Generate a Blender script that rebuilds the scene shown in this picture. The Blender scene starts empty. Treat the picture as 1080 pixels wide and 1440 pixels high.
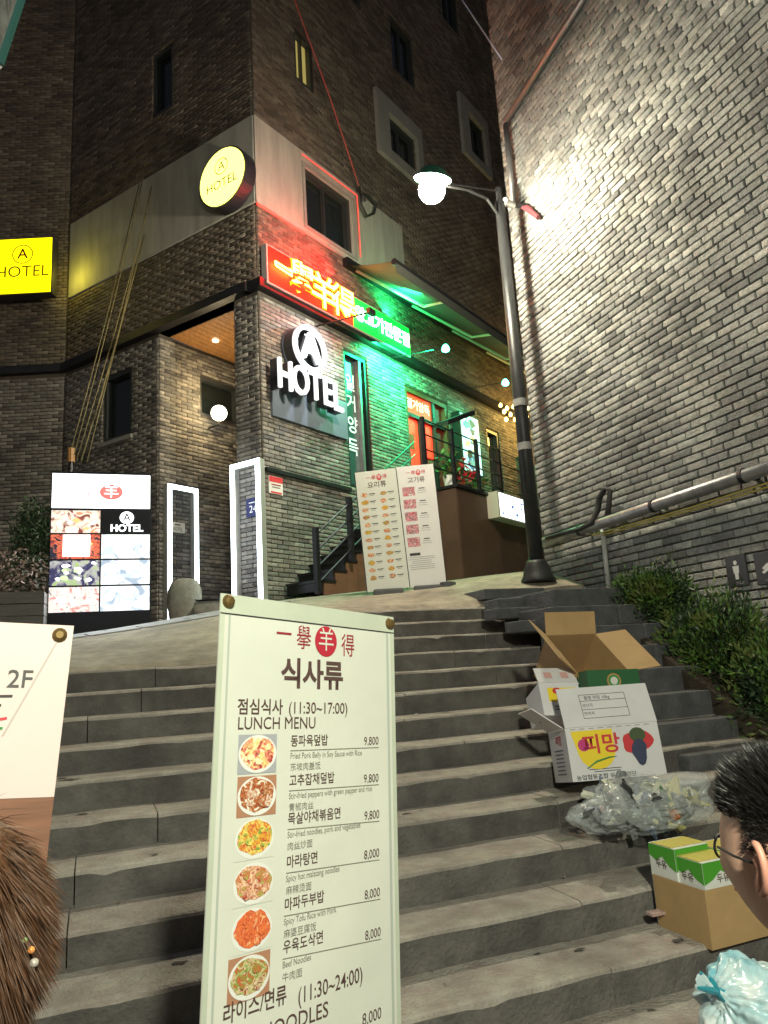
import bpy, bmesh, math, random
import numpy as np
from math import sin, cos, radians, pi, atan2, sqrt
from mathutils import Vector, Matrix, noise as mnoise
random.seed(7); rng = np.random.default_rng(7)
sc = bpy.context.scene
col = sc.collection

# ------------------------------------------------------------------ camera
EYE = Vector((0, 0, 1.6)); F = 1035.0
PITCH, ROLL, YAW = radians(11.7), radians(3.5), radians(21.8)
FW = Vector((sin(YAW)*cos(PITCH), cos(YAW)*cos(PITCH), sin(PITCH)))
_r = Vector((cos(YAW), -sin(YAW), 0)); _u = _r.cross(FW)
RT = _r*cos(ROLL) - _u*sin(ROLL); UP = _u*cos(ROLL) + _r*sin(ROLL)
cd = bpy.data.cameras.new('camera'); cam = bpy.data.objects.new('camera', cd); col.objects.link(cam)
M = Matrix((RT, UP, -FW)).transposed().to_4x4(); M.translation = EYE
cam.matrix_world = M
cd.sensor_fit = 'VERTICAL'; cd.sensor_height = 36; cd.lens = 36*F/1440
cd.clip_start = 0.05; cd.clip_end = 400
sc.camera = cam
# ------------------------------------------------------------------ world: night sky
w = bpy.data.worlds.new('World'); sc.world = w; w.use_nodes = True
nt = w.node_tree; sky = nt.nodes.new('ShaderNodeTexSky'); sky.sky_type = 'NISHITA'; sky.sun_disc = False
sky.sun_elevation = radians(-3.0); sky.sun_rotation = radians(200)
bg = nt.nodes['Background']; bg.inputs[1].default_value = 0.65
nt.links.new(sky.outputs[0], bg.inputs[0])
sc.view_settings.view_transform = 'Standard'; sc.view_settings.look = 'None'
sc.view_settings.exposure = 0.6; sc.view_settings.gamma = 1.0; sc.view_settings.use_curve_mapping = False
sc.render.engine = 'CYCLES'
sc.cycles.use_denoising = True; sc.cycles.max_bounces = 6; sc.cycles.sample_clamp_indirect = 4.0
sc.cycles.use_light_tree = True

# ------------------------------------------------------------------ helpers
def ray(px, py): return FW + RT*((px-540)/F) + UP*((720-py)/F)
def at(px, py, d): return EYE + ray(px, py)*d            # d = distance along the view axis
def on_z(px, py, z): r = ray(px, py); return EYE + r*((z-1.6)/r.z)
def proj(P):
    v = P-EYE; z = v.dot(FW); return 540+F*v.dot(RT)/z, 720-F*v.dot(UP)/z, z
def CV(x, y, z): return RT*x + UP*y + FW*z
V = Vector
Z = V((0, 0, 1))
MATS = {}
def mat(name, c, rough=.6, metal=0., var=.0, vs=6., bump=0., bs=40., emit=None, es=0., c2=None, trans=0., alpha=1., attr=False, spec=.5, stretch=None, big=0., bigs=.9):
    if name in MATS: return MATS[name]
    m = bpy.data.materials.new(name); m.use_nodes = True; n = m.node_tree; b = n.nodes['Principled BSDF']
    b.inputs['Base Color'].default_value = (*c, 1); b.inputs['Roughness'].default_value = rough
    b.inputs['Metallic'].default_value = metal; b.inputs['Specular IOR Level'].default_value = spec
    b.inputs['Transmission Weight'].default_value = trans; b.inputs['Alpha'].default_value = alpha
    geo = n.nodes.new('ShaderNodeNewGeometry'); pos = geo.outputs['Position']
    if stretch:
        vm = n.nodes.new('ShaderNodeVectorMath'); vm.operation = 'MULTIPLY'; vm.inputs[1].default_value = stretch
        n.links.new(pos, vm.inputs[0]); pos = vm.outputs[0]
    cs = None
    if attr:
        a = n.nodes.new('ShaderNodeAttribute'); a.attribute_name = 'tone'; cs = a.outputs['Color']
    if var or c2:
        t = n.nodes.new('ShaderNodeTexNoise'); t.inputs['Scale'].default_value = vs; t.inputs['Detail'].default_value = 7
        t.inputs['Roughness'].default_value = .65; n.links.new(pos, t.inputs['Vector'])
        r = n.nodes.new('ShaderNodeValToRGB'); r.color_ramp.elements[0].position = .33; r.color_ramp.elements[1].position = .68
        if attr:
            lo = 1-var; r.color_ramp.elements[0].color = (lo, lo, lo, 1); r.color_ramp.elements[1].color = (1, 1, 1, 1)
        else:
            k = c2 or tuple(x*(1-var) for x in c)
            r.color_ramp.elements[0].color = (*k, 1); r.color_ramp.elements[1].color = (*c, 1)
        n.links.new(t.outputs['Fac'], r.inputs[0])
        if attr:
            mx = n.nodes.new('ShaderNodeMix'); mx.data_type = 'RGBA'; mx.blend_type = 'MULTIPLY'; mx.inputs[0].default_value = 1
            n.links.new(cs, mx.inputs[6]); n.links.new(r.outputs[0], mx.inputs[7]); cs = mx.outputs[2]
        else: cs = r.outputs[0]
    if big and cs:
        t3 = n.nodes.new('ShaderNodeTexNoise'); t3.inputs['Scale'].default_value = bigs; t3.inputs['Detail'].default_value = 6; t3.inputs['Roughness'].default_value = .6
        n.links.new(geo.outputs['Position'], t3.inputs['Vector']); r3 = n.nodes.new('ShaderNodeValToRGB'); k3 = 1-big
        r3.color_ramp.elements[0].position = .36; r3.color_ramp.elements[1].position = .58; r3.color_ramp.elements[0].color = (k3, k3, k3, 1); r3.color_ramp.elements[1].color = (1, 1, 1, 1)
        n.links.new(t3.outputs['Fac'], r3.inputs[0]); mx3 = n.nodes.new('ShaderNodeMix'); mx3.data_type = 'RGBA'; mx3.blend_type = 'MULTIPLY'; mx3.inputs[0].default_value = 1
        n.links.new(cs, mx3.inputs[6]); n.links.new(r3.outputs[0], mx3.inputs[7]); cs = mx3.outputs[2]
    if cs: n.links.new(cs, b.inputs['Base Color'])
    if bump:
        t2 = n.nodes.new('ShaderNodeTexNoise'); t2.inputs['Scale'].default_value = bs; t2.inputs['Detail'].default_value = 5
        n.links.new(pos, t2.inputs['Vector'])
        bp = n.nodes.new('ShaderNodeBump'); bp.inputs['Strength'].default_value = bump; bp.inputs['Distance'].default_value = .02
        n.links.new(t2.outputs['Fac'], bp.inputs['Height']); n.links.new(bp.outputs[0], b.inputs['Normal'])
    if emit:
        b.inputs['Emission Color'].default_value = (*emit, 1); b.inputs['Emission Strength'].default_value = es
    MATS[name] = m; return m
def wpos(p):
    o = V((0, 0, 0))
    while p is not None: o = o + p.location; p = p.parent
    return o
class MB:
    def __init__(s): s.v = []; s.f = []; s.m = []; s.t = None
    def add(s, vs, fs, mi=0):
        k = len(s.v); s.v += [V(x) for x in vs]; s.f += [tuple(i+k for i in q) for q in fs]; s.m += [mi]*len(fs); return s
    def hexa(s, o, a, b, c, mi=0):     # corner + three edge vectors
        o = V(o); P = [o, o+a, o+a+b, o+b, o+c, o+a+c, o+a+b+c, o+b+c]
        q = [(0, 3, 2, 1), (4, 5, 6, 7), (0, 1, 5, 4), (1, 2, 6, 5), (2, 3, 7, 6), (3, 0, 4, 7)]
        if V(a).cross(V(b)).dot(V(c)) < 0: q = [t[::-1] for t in q]
        return s.add(P, q, mi)
    def box(s, c, sx, sy, sz, ax=None, mi=0):
        X, Y, Zz = ax or (V((1, 0, 0)), V((0, 1, 0)), Z)
        return s.hexa(V(c)-X*sx/2-Y*sy/2-Zz*sz/2, X*sx, Y*sy, Zz*sz, mi)
    def quad(s, a, b, c, d, mi=0): return s.add([a, b, c, d], [(0, 1, 2, 3)], mi)
    def tube(s, pts, r, n=8, mi=0, cap=True):
        pts = [V(p) for p in pts]; R = r if isinstance(r, (list, tuple)) else [r]*len(pts); k = len(s.v)
        t0 = (pts[1]-pts[0]).normalized(); a = t0.orthogonal().normalized()
        for i, p in enumerate(pts):
            t = (pts[min(i+1, len(pts)-1)]-pts[max(i-1, 0)]).normalized()
            a = (a - t*a.dot(t)).normalized(); b = t.cross(a)
            for j in range(n): s.v.append(p+(a*cos(2*pi*j/n)+b*sin(2*pi*j/n))*R[i])
        for i in range(len(pts)-1):
            for j in range(n):
                s.f.append((k+i*n+j, k+i*n+(j+1) % n, k+(i+1)*n+(j+1) % n, k+(i+1)*n+j)); s.m.append(mi)
        if cap:
            s.f.append(tuple(k+j for j in range(n))[::-1]); s.m.append(mi)
            s.f.append(tuple(k+(len(pts)-1)*n+j for j in range(n))); s.m.append(mi)
        return s
    def lathe(s, o, prof, n=20, ax=Z, mi=0):
        ax = V(ax).normalized(); o = V(o)
        a = ax.orthogonal().normalized(); b = ax.cross(a); k = len(s.v)
        for r, h in prof:
            for j in range(n): s.v.append(o+ax*h+(a*cos(2*pi*j/n)+b*sin(2*pi*j/n))*r)
        for i in range(len(prof)-1):
            for j in range(n):
                s.f.append((k+i*n+j, k+i*n+(j+1) % n, k+(i+1)*n+(j+1) % n, k+(i+1)*n+j)); s.m.append(mi)
        s.f.append(tuple(k+j for j in range(n))[::-1]); s.m.append(mi)
        s.f.append(tuple(k+(len(prof)-1)*n+j for j in range(n))); s.m.append(mi)
        return s
    def disc(s, c, a, b, n=28, mi=0):
        return s.add([V(c)+a*cos(2*pi*j/n)+b*sin(2*pi*j/n) for j in range(n)], [tuple(range(n))], mi)
    def ring(s, c, a, b, k, n=32, mi=0, th=None):
        vs = []; fs = []
        for j in range(n):
            e = a*cos(2*pi*j/n)+b*sin(2*pi*j/n); vs += [V(c)+e, V(c)+e*k]
            if th: vs += [V(c)+e+th, V(c)+e*k+th]
        q = 4 if th else 2
        for j in range(n):
            i, l = j*q, ((j+1) % n)*q
            fs.append((i, l, l+1, i+1))
            if th: fs += [(i+2, i+3, l+3, l+2), (i, i+2, l+2, l), (i+1, l+1, l+3, i+3)]
        return s.add(vs, fs, mi)
    def build(s, name, m, parent=None, kind=None, bevel=0, smooth=False, loc=None):
        o = wpos(parent) if parent else V(loc if loc is not None else (0, 0, 0))
        me = bpy.data.meshes.new(name); me.from_pydata([tuple(v-o) for v in s.v], [], s.f)
        ms = m if isinstance(m, (list, tuple)) else [m]
        for x in ms: me.materials.append(x)
        if len(ms) > 1: me.polygons.foreach_set('material_index', s.m)
        ob = bpy.data.objects.new(name, me); col.objects.link(ob)
        if parent: ob.parent = parent
        elif loc is not None: ob.location = V(loc)
        if kind: ob['kind'] = kind
        if bevel:
            bm = bmesh.new(); bm.from_mesh(me); bmesh.ops.remove_doubles(bm, verts=bm.verts, dist=1e-5)
            bmesh.ops.bevel(bm, geom=list(bm.edges), offset=bevel, segments=2, profile=.6, affect='EDGES', clamp_overlap=True); bm.to_mesh(me); bm.free()
        if smooth: me.shade_smooth()
        return ob
def thing(name, label, cat, loc, group=None):
    o = bpy.data.objects.new(name, None); o.empty_display_size = .1; col.objects.link(o); o.location = V(loc)
    return tag(o, label, cat, group)
def tag(o, label, cat, group=None):
    o['label'] = label; o['category'] = cat
    if group: o['group'] = group
    return o
def ml(mesh_ob, label): mesh_ob['label'] = label; return mesh_ob
TXT = {}
def text(s, size, c, u, v, m, name='lettering', parent=None, n=None, extr=0.0, off=0.0, align='CENTER', sx=1., spacing=1.):
    """flat lettering centred at c; u = reading direction, v = up"""
    key = (s, extr, off, align, spacing)
    if key not in TXT:
        cu = bpy.data.curves.new('t', 'FONT'); cu.body = s; cu.size = 1; cu.extrude = extr; cu.offset = off
        cu.align_x = align; cu.align_y = 'CENTER'; cu.space_character = spacing; cu.resolution_u = 3
        ob = bpy.data.objects.new('t', cu); col.objects.link(ob); bpy.context.view_layer.update()
        me = bpy.data.meshes.new_from_object(ob.evaluated_get(bpy.context.evaluated_depsgraph_get()))
        bpy.data.objects.remove(ob); TXT[key] = me
    me = TXT[key].copy(); me.materials.clear(); me.materials.append(m)
    u = V(u).normalized(); v = V(v).normalized(); w_ = u.cross(v)
    o = wpos(parent) if parent else V((0, 0, 0))
    for vt in me.vertices:
        p = vt.co; vt.co = V(c)+u*(p.x*size*sx)+v*(p.y*size)+w_*(p.z*size) - o
    ob = bpy.data.objects.new(name, me); col.objects.link(ob)
    if parent: ob.parent = parent
    return ob
def lamp(name, kind, loc, power, color, parent=None, size=.1, aim=None, spot=None, blend=.3, sy=None):
    ld = bpy.data.lights.new(name, kind); ld.energy = power; ld.color = color
    if kind == 'AREA': ld.size = size; ld.shape = 'RECTANGLE' if sy else 'SQUARE'
    if sy: ld.size_y = sy
    if kind in ('POINT', 'SPOT'): ld.shadow_soft_size = size
    if kind == 'SPOT': ld.spot_size = spot; ld.spot_blend = blend
    o = bpy.data.objects.new(name, ld); col.objects.link(o)
    q = (V(aim)-V(loc)).to_track_quat('-Z', 'Y') if aim is not None else None
    o.location = V(loc)-(wpos(parent) if parent else V((0, 0, 0)))
    if q: o.rotation_mode = 'QUATERNION'; o.rotation_quaternion = q
    if parent: o.parent = parent
    return o
class Plane:
    """vertical wall plane: origin, azimuth of its horizontal axis, outward normal"""
    def __init__(s, o, az, out):
        s.o = V((o[0], o[1], 0)); s.u = V((sin(radians(az)), cos(radians(az)), 0)); n = V((s.u.y, -s.u.x, 0)); s.n = n*out
    def P(s, a, z, off=0.): return s.o+s.u*a+s.n*off+Z*z
    def px(s, x, y, off=0.):
        r = ray(x, y); t = ((s.o+s.n*off)-EYE).dot(s.n)/r.dot(s.n); p = EYE+r*t
        return (p-s.o).dot(s.u), p.z
    def box(s, mb, a0, a1, z0, z1, o0, o1, mi=0): return mb.hexa(s.P(a0, z0, o0), s.u*(a1-a0), Z*(z1-z0), s.n*(o1-o0), mi)
HC = at(375, 838, 10.0)
RF = Plane(HC, 57.5, 1)          # hotel front on the alley
LF = Plane(HC, -35.5, -1)        # hotel side facing the small square
if LF.n.dot(EYE-HC) < 0: LF.n = -LF.n
if RF.n.dot(EYE-HC) < 0: RF.n = -RF.n
BD = LF.P(4.72, 0); FWL = Plane(BD, -69, -1)
if FWL.n.dot(EYE-BD) < 0: FWL.n = -FWL.n
XW = 5.2
RW = Plane((XW, 0, 0), 0, -1)    # right wall, its axis runs along +Y
if RW.n.x > 0: RW.n = -RW.n

# ------------------------------------------------------------------ materials
white = mat('white_paint', (.78, .78, .76), .5, var=.08, vs=9)
black = mat('black_metal', (.02, .02, .022), .45, .3)
darkst = mat('dark_steel', (.035, .035, .04), .4, .6, var=.4, vs=5, bump=.1)
steel = mat('galvanised_steel', (.33, .33, .34), .42, .7, var=.35, vs=7, bump=.1, bs=60)
greypole = mat('weathered_pole_paint', (.035, .037, .04), .45, .4, var=.45, vs=6, bump=.15, bs=30)
brickR = mat('pale_grey_brick', (.4, .4, .39), .82, var=.42, vs=21, bump=.7, bs=60, attr=True, big=.42, bigs=1.1)
brickH = mat('brown_grey_brick', (.2, .17, .14), .85, var=.38, vs=15, bump=.5, bs=60, attr=True, big=.35, bigs=.8)
mortarR = mat('dark_mortar', (.06, .058, .056), .95, var=.4, vs=20, bump=.5, bs=80)
mortarH = mat('brown_mortar', (.075, .062, .05), .95, var=.4, vs=20, bump=.4, bs=80)
plaster = mat('stained_plaster', (.40, .385, .34), .85, var=.30, vs=3.2, bump=.08, stretch=(1.6, 1.6, .25))
glassd = mat('dark_window_glass', (.012, .016, .016), .08, spec=.7)
framed = mat('window_frame_grey', (.05, .055, .055), .4, .4)
framel = mat('pale_stone_trim', (.28, .27, .25), .8, var=.25, vs=6)
wood = mat('orange_wood_soffit', (.42, .20, .07), .5, var=.4, vs=3, stretch=(9, 2, 1), bump=.1)
brownp = mat('brown_painted_steel', (.10, .055, .038), .5, .1, var=.3, vs=2.5, bump=.1, bs=15)
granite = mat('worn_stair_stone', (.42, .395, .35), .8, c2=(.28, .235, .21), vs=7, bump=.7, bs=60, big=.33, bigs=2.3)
graniter = mat('shaded_riser_stone', (.16, .15, .14), .85, c2=(.09, .084, .08), vs=6, bump=.6, bs=50, big=.4, bigs=1.7)  # risers darker than treads: shade painted into the stone colour, plus stain mottling
graniteb = mat('blue_grey_stone', (.11, .113, .122), .8, var=.45, vs=7, bump=.5, bs=50)
paveM = mat('sandy_paving', (.46, .40, .31), .9, c2=(.27, .24, .195), vs=6, bump=.8, bs=110, big=.35, bigs=1.2)
slabM = mat('grey_paving_slab', (.27, .27, .27), .8, var=.35, vs=6, bump=.3, bs=60)
street = mat('dark_asphalt', (.05, .05, .05), .9, var=.3, bump=.5)
card = mat('kraft_cardboard', (.46, .30, .14), .8, var=.18, vs=5, bump=.1, bs=30)
cardin = mat('cardboard_inside', (.34, .21, .10), .85, var=.2, vs=5)
boxw = mat('white_cardboard', (.66, .65, .68), .6, var=.10, vs=6)
ink = mat('black_ink', (.03, .028, .03), .6)
inkr = mat('maroon_ink', (.28, .02, .03), .6)
inkbr = mat('dark_brown_ink', (.085, .045, .04), .6)
redink = mat('red_ink', (.55, .03, .04), .6)
yel = mat('yellow_ink', (.80, .60, .02), .55)
grn = mat('green_ink', (.02, .22, .05), .55)
vinyl = mat('cream_vinyl', (.65, .66, .60), .42, var=.10, vs=2.5, bump=.35, bs=3.2)
vinyle = mat('vinyl_edge', (.50, .54, .45), .5, var=.1, vs=8)
def em(name, c, e, s): return mat(name, c, .5, emit=e, es=s)

# ------------------------------------------------------------------ brick walls
def chamfer_brick(L, H, D, ch=.004):
    a, b, d = L/2, H/2, D
    vs = [(-a, 0, -b), (a, 0, -b), (a, 0, b), (-a, 0, b)]
    vs += [(x, d-ch, z) for x, z in ((-a, -b), (a, -b), (a, b), (-a, b))]
    c = ch*1.3
    vs += [(x, d, z) for x, z in ((-a+c, -b+c), (a-c, -b+c), (a-c, b-c), (-a+c, b-c))]
    fs = [(8, 9, 10, 11)]+[(4+i, 4+(i+1) % 4, 8+(i+1) % 4, 8+i) for i in range(4)]+[(i, (i+1) % 4, 4+(i+1) % 4, 4+i) for i in range(4)]
    return np.array(vs), fs
def brick_wall(pl, regions, holes, L, H, J, base_off, depth, tones, parent, m, nsingle, stuffname, phase=0., tonefn=None, single_z=None):
    """bricks in running bond on a wall plane, regions=(a0,a1,z0,z1); the nearest whole ones single, the rest joined"""
    out = []
    for (a0, a1, z0, z1) in regions:
        r0 = int(math.ceil(z0/H)); r1 = int(math.floor(z1/H))
        for r in range(r0, r1):
            zc = (r+.5)*H; sh = (0, .5, .17, .67, .33, .83)[r % 6]*L if tonefn == 'third' else (r % 2)*.5*L
            k0 = int((a0-sh)/L)-1; k1 = int((a1-sh)/L)+1
            for k in range(k0, k1+1):
                x0 = max(a0, sh+k*L); x1 = min(a1, sh+(k+1)*L)
                if x1-x0 < L*.22: continue
                segs = [(x0, x1)]
                for (h0, h1, g0, g1) in holes:
                    if zc+H*.5 > g0+.005 and zc-H*.5 < g1-.005:
                        ns = []
                        for (p, q) in segs:
                            if q <= h0 or p >= h1: ns.append((p, q))
                            else:
                                if h0-p > .03: ns.append((p, h0))
                                if q-h1 > .03: ns.append((h1, q))
                        segs = ns
                for (p, q) in segs: out.append(((p+q)/2, zc, q-p-J, abs(q-p-L) < 1e-4))
    A = np.array([(a, b, c, d) for a, b, c, d in out])
    hh = H-J
    # depth from camera + in-frame test
    P = np.array(pl.o)[None]+np.outer(A[:, 0], pl.u)+np.outer(A[:, 1], (0, 0, 1)); v = P-np.array(EYE)
    d = v@np.array(FW); px = 540+F*(v@np.array(RT))/d; py = 720-F*(v@np.array(UP))/d
    okf = (px > 4) & (px < 1076) & (py > 4) & (py < 1436) & (A[:, 3] > .5) & (d > 0)
    if single_z: okf &= (A[:, 1] > single_z)
    idx = np.where(okf)[0]; idx = idx[np.argsort(d[idx])][:nsingle]; single = np.zeros(len(A), bool); single[idx] = True
    toneidx = rng.integers(0, len(tones), len(A)); prj = rng.normal(0, .0022, len(A))
    # joined
    J_ = np.where(~single)[0]; n = len(J_)
    tv, tf = chamfer_brick(1, 1, 1)
    sxs = A[J_, 2]; cz = .004
    T = np.zeros((n, 12, 3)); a = sxs/2; b = np.full(n, hh/2); dd = depth+prj[J_]
    sg = [(-1, -1), (1, -1), (1, 1), (-1, 1)]
    for i, (sx_, sz_) in enumerate(sg):
        T[:, i] = np.stack([sx_*a, np.zeros(n), sz_*b], 1)
        T[:, 4+i] = np.stack([sx_*a, dd-cz, sz_*b], 1)
        T[:, 8+i] = np.stack([sx_*(a-cz*1.4), dd, sz_*(b-cz*1.4)], 1)
    T[:, 4:, :] += rng.normal(0, .0009, (n, 8, 3))
    tilt = rng.normal(0, .006, n); T[:, :, 2] += T[:, :, 0]*tilt[:, None]
    U = np.array(pl.u); N = np.array(pl.n); O = np.array(pl.o) - np.array(wpos(parent))
    W = O + (A[J_, 0][:, None, None]*U + T[..., 0:1]*U) + (base_off+T[..., 1:2])*N
    W[..., 2] += A[J_, 1][:, None]+T[..., 2]
    flip = np.cross(U, N)[2] > 0
    fs = np.array(tf); fs = fs if not flip else fs[:, ::-1]
    FF = (np.arange(n)[:, None, None]*12+fs[None]).reshape(-1)
    me = bpy.data.meshes.new(stuffname); me.vertices.add(n*12); me.vertices.foreach_set('co', W.reshape(-1))
    nf = n*9; me.loops.add(nf*4); me.polygons.add(nf)
    me.loops.foreach_set('vertex_index', FF.astype(np.int32)); me.polygons.foreach_set('loop_start', np.arange(nf, dtype=np.int32)*4)
    me.update(calc_edges=True); me.validate()
    at_ = me.attributes.new('tone', 'FLOAT_COLOR', 'FACE')
    tn = np.array([(*t, 1) for t in tones])[toneidx[J_]]; tn[:, :3] *= rng.uniform(.82, 1.15, (n, 1))
    at_.data.foreach_set('color', np.repeat(tn, 9, 0).reshape(-1).astype(np.float32))
    me.materials.append(m); ob = bpy.data.objects.new(stuffname, me); col.objects.link(ob); ob.parent = parent; ob['kind'] = 'stuff'
    # singles, sharing meshes
    if nsingle:
        var = []
        for i, t in enumerate(tones):
            bv, bf = chamfer_brick(L-J, hh, depth, .004)
            bv = bv.copy(); bv[4:] += np.random.default_rng(i).normal(0, .001, (8, 3))
            me = bpy.data.meshes.new('brick'); me.from_pydata([tuple(x) for x in bv], [], [f[::-1] if flip else f for f in bf])
            a2 = me.attributes.new('tone', 'FLOAT_COLOR', 'FACE'); a2.data.foreach_set('color', np.tile((*t, 1), len(bf)).astype(np.float32))
            me.materials.append(m); var.append(me)
        ang = atan2(pl.u.y, pl.u.x)
        # local X = u, local Y = outward normal (mirrored meshes when the frame is left-handed)
        R = Matrix((pl.u, pl.n, Z)).transposed()
        if flip is False: pass
        mirror = R.determinant() < 0
        if mirror:
            for me in var:
                for vv in me.vertices: vv.co.x *= -1
                me.update()
            R = Matrix((-pl.u, pl.n, Z)).transposed()
        q = R.to_quaternion()
        wp = wpos(parent)
        for i in idx:
            o = bpy.data.objects.new('brick', var[toneidx[i]]); o.parent = parent
            o.location = pl.P(A[i, 0], A[i, 1], base_off+prj[i])-wp; o.rotation_mode = 'QUATERNION'; o.rotation_quaternion = q
            col.objects.link(o)
def holed_plate(mb, pl, a0, a1, z0, z1, holes, o0, o1, mi=0):
    xs = sorted({a0, a1}|{min(max(h[i], a0), a1) for h in holes for i in (0, 1)})
    zs = sorted({z0, z1}|{min(max(h[i], z0), z1) for h in holes for i in (2, 3)})
    for i in range(len(xs)-1):
        for j in range(len(zs)-1):
            cx, cz = (xs[i]+xs[i+1])/2, (zs[j]+zs[j+1])/2
            if any(h[0] < cx < h[1] and h[2] < cz < h[3] for h in holes) or xs[i+1]-xs[i] < 1e-4 or zs[j+1]-zs[j] < 1e-4: continue
            pl.box(mb, xs[i], xs[i+1], zs[j], zs[j+1], o0, o1, mi)
def ring_frame(mb, pl, a0, a1, z0, z1, t, o0, o1, mi=0):
    pl.box(mb, a0, a0+t, z0, z1, o0, o1, mi); pl.box(mb, a1-t, a1, z0, z1, o0, o1, mi)
    pl.box(mb, a0+t, a1-t, z0, z0+t, o0, o1, mi); pl.box(mb, a0+t, a1-t, z1-t, z1, o0, o1, mi)
def window(parent, pl, h, fm=framed, pm=glassd, t=.05, mull=0, sill=False, name='window'):
    a0, a1, z0, z1 = h; g = .004
    mb = MB(); ring_frame(mb, pl, a0+g, a1-g, z0+g, z1-g, t, -.22, -.02)
    for i in range(mull):
        a = a0+(a1-a0)*(i+1)/(mull+1); pl.box(mb, a-.02, a+.02, z0+t, z1-t, -.16, -.06)
    f = mb.build(name, fm, parent)
    p = MB(); pl.box(p, a0+t, a1-t, z0+t, z1-t, -.14, -.12); p.build('pane', pm, f)
    if sill:
        s = MB(); pl.box(s, a0-.05, a1+.05, z0-.07, z0-.003, -.05, .06); s.build('sill', framel, f)
    return f

# ================================================================== GROUND
RY, RZ, RR, TT = 6.873, 2.133, .15, .34        # top nosing Y, its height, riser, tread
NST = 15
pc = RF.px(642, 820, 1.2); pg1 = RF.P(pc[0], pc[1], 1.2)
pc2 = RF.px(740, 803, 1.2); pg2 = RF.P(pc2[0], pc2[1], 1.2)
slope = (pg2.z-pg1.z)/(pg2-pg1).to_2d().length
pg3 = RF.P(pc2[0]+6, pg2.z+6*max(slope, .12), 1.2)
anch = [(-5, 5.85, 1.68), (-3, 5.85, 1.68), (-1, 5.85, 1.68), (.35, 5.85, 1.68), (.95, 5.85, 1.68), (1.4, 6.17, 1.82), (1.9, 6.52, 1.98), (2.4, 6.87, 2.133),
        (3.3, 6.87, 2.133), (4.0, 6.87, 2.18), (5.2, 6.87, 2.3), (-.55, 10, 2.14), (.98, 11.56, 2.31), (2.17, 9.9, 2.52), (3.2, 8.42, 2.45), (4.85, 7.3, 2.47), (-3, 11, 2.1), (-.57, 13.7, 2.42), (-5, 14, 2.3),
        tuple(pg1), tuple(pg2), tuple(pg3), tuple(pg1-RF.n*-2+Z*.02), tuple(pg2+RF.n*2+Z*.02), tuple(pg3+RF.n*2)]
AX = np.array([a[:2] for a in anch]); AZ = np.array([a[2] for a in anch])
def tpsk(r): return np.where(r > 1e-9, r*r*np.log(np.maximum(r, 1e-9)), 0)
K = tpsk(np.linalg.norm(AX[:, None]-AX[None], axis=2))+np.eye(len(AX))*.08; Pm = np.c_[np.ones(len(AX)), AX]
S = np.block([[K, Pm], [Pm.T, np.zeros((3, 3))]]); Wt = np.linalg.solve(S, np.r_[AZ, 0, 0, 0])
def gz(x, y):
    q = np.array([[x, y]]); return float((tpsk(np.linalg.norm(q[:, None]-AX[None], axis=2))@Wt[:-3])[0]+Wt[-3]+Wt[-2]*x+Wt[-1]*y)
def yfront(x):
    if x < .95: return 5.85
    if x < 2.4: return 5.85+(x-.95)/1.45*1.02
    return 6.873
mb = MB(); xs = np.r_[np.arange(-6, 6.01, .2), np.arange(6.5, 20.1, .6)]; tvs = np.linspace(0, 1, 60)**1.3
NX, NY = len(xs), len(tvs)
for x in xs:
    y0 = yfront(x)+.13
    for t in tvs:
        y = y0+t*(24-y0); z = gz(x, y)
        if t == 0 and x < 4: z = (1.68 if x < .96 else RZ-(RY-yfront(x))/TT*RR)+.006
        mb.v.append(V((x, y, z)))
for i in range(NX-1):
    for j in range(NY-1): mb.f.append((i*NY+j, (i+1)*NY+j, (i+1)*NY+j+1, i*NY+j+1)); mb.m.append(0)
for i in range(NX-1):
    a, b = mb.v[i*NY], mb.v[(i+1)*NY]; mb.add([a, a-Z*.5, b-Z*.5, b], [(0, 1, 2, 3)])
plaza = mb.build('pavement', paveM, kind='structure', smooth=False)
# grey slabs in front of the hotel's corner wall
def gslab(o, pts, th=.02):
    vs = [V((p[0], p[1], gz(p[0], p[1])+.012)) for p in pts]; o.add(vs+[v-Z*(th+.03) for v in vs], [(0, 1, 2, 3), (0, 4, 5, 1), (1, 5, 6, 2), (2, 6, 7, 3), (3, 7, 4, 0)])
for r in range(8):
    for c in range(9):
        a = V((-2.0, 7.7, 0))+V((.52, .0, 0))*c+V((.0, .42, 0))*r; 
        u = V((.50, .06, 0)); v_ = V((-.05, .40, 0)); a = V((-2.1+c*.515-.05*r+(r % 2)*.24, 7.75+c*.062+r*.412, 0))
        if (a-V((0, 0, 0))).x > 1.9-(r*.05): continue
        m_ = MB(); gslab(m_, [a+u*.0, a+u*.985, a+u*.985+v_*.985, a+v_*.985]); m_.build('paving_slab', slabM, plaza)
# lower street where the photographer stands
mb = MB(); mb.hexa((-14, -14, -.6), V((30, 0, 0)), V((0, 14+RY-NST*TT+.02, 0)), V((0, 0, .6+RZ-NST*RR)))
mb.build('street', street, kind='structure')

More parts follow.
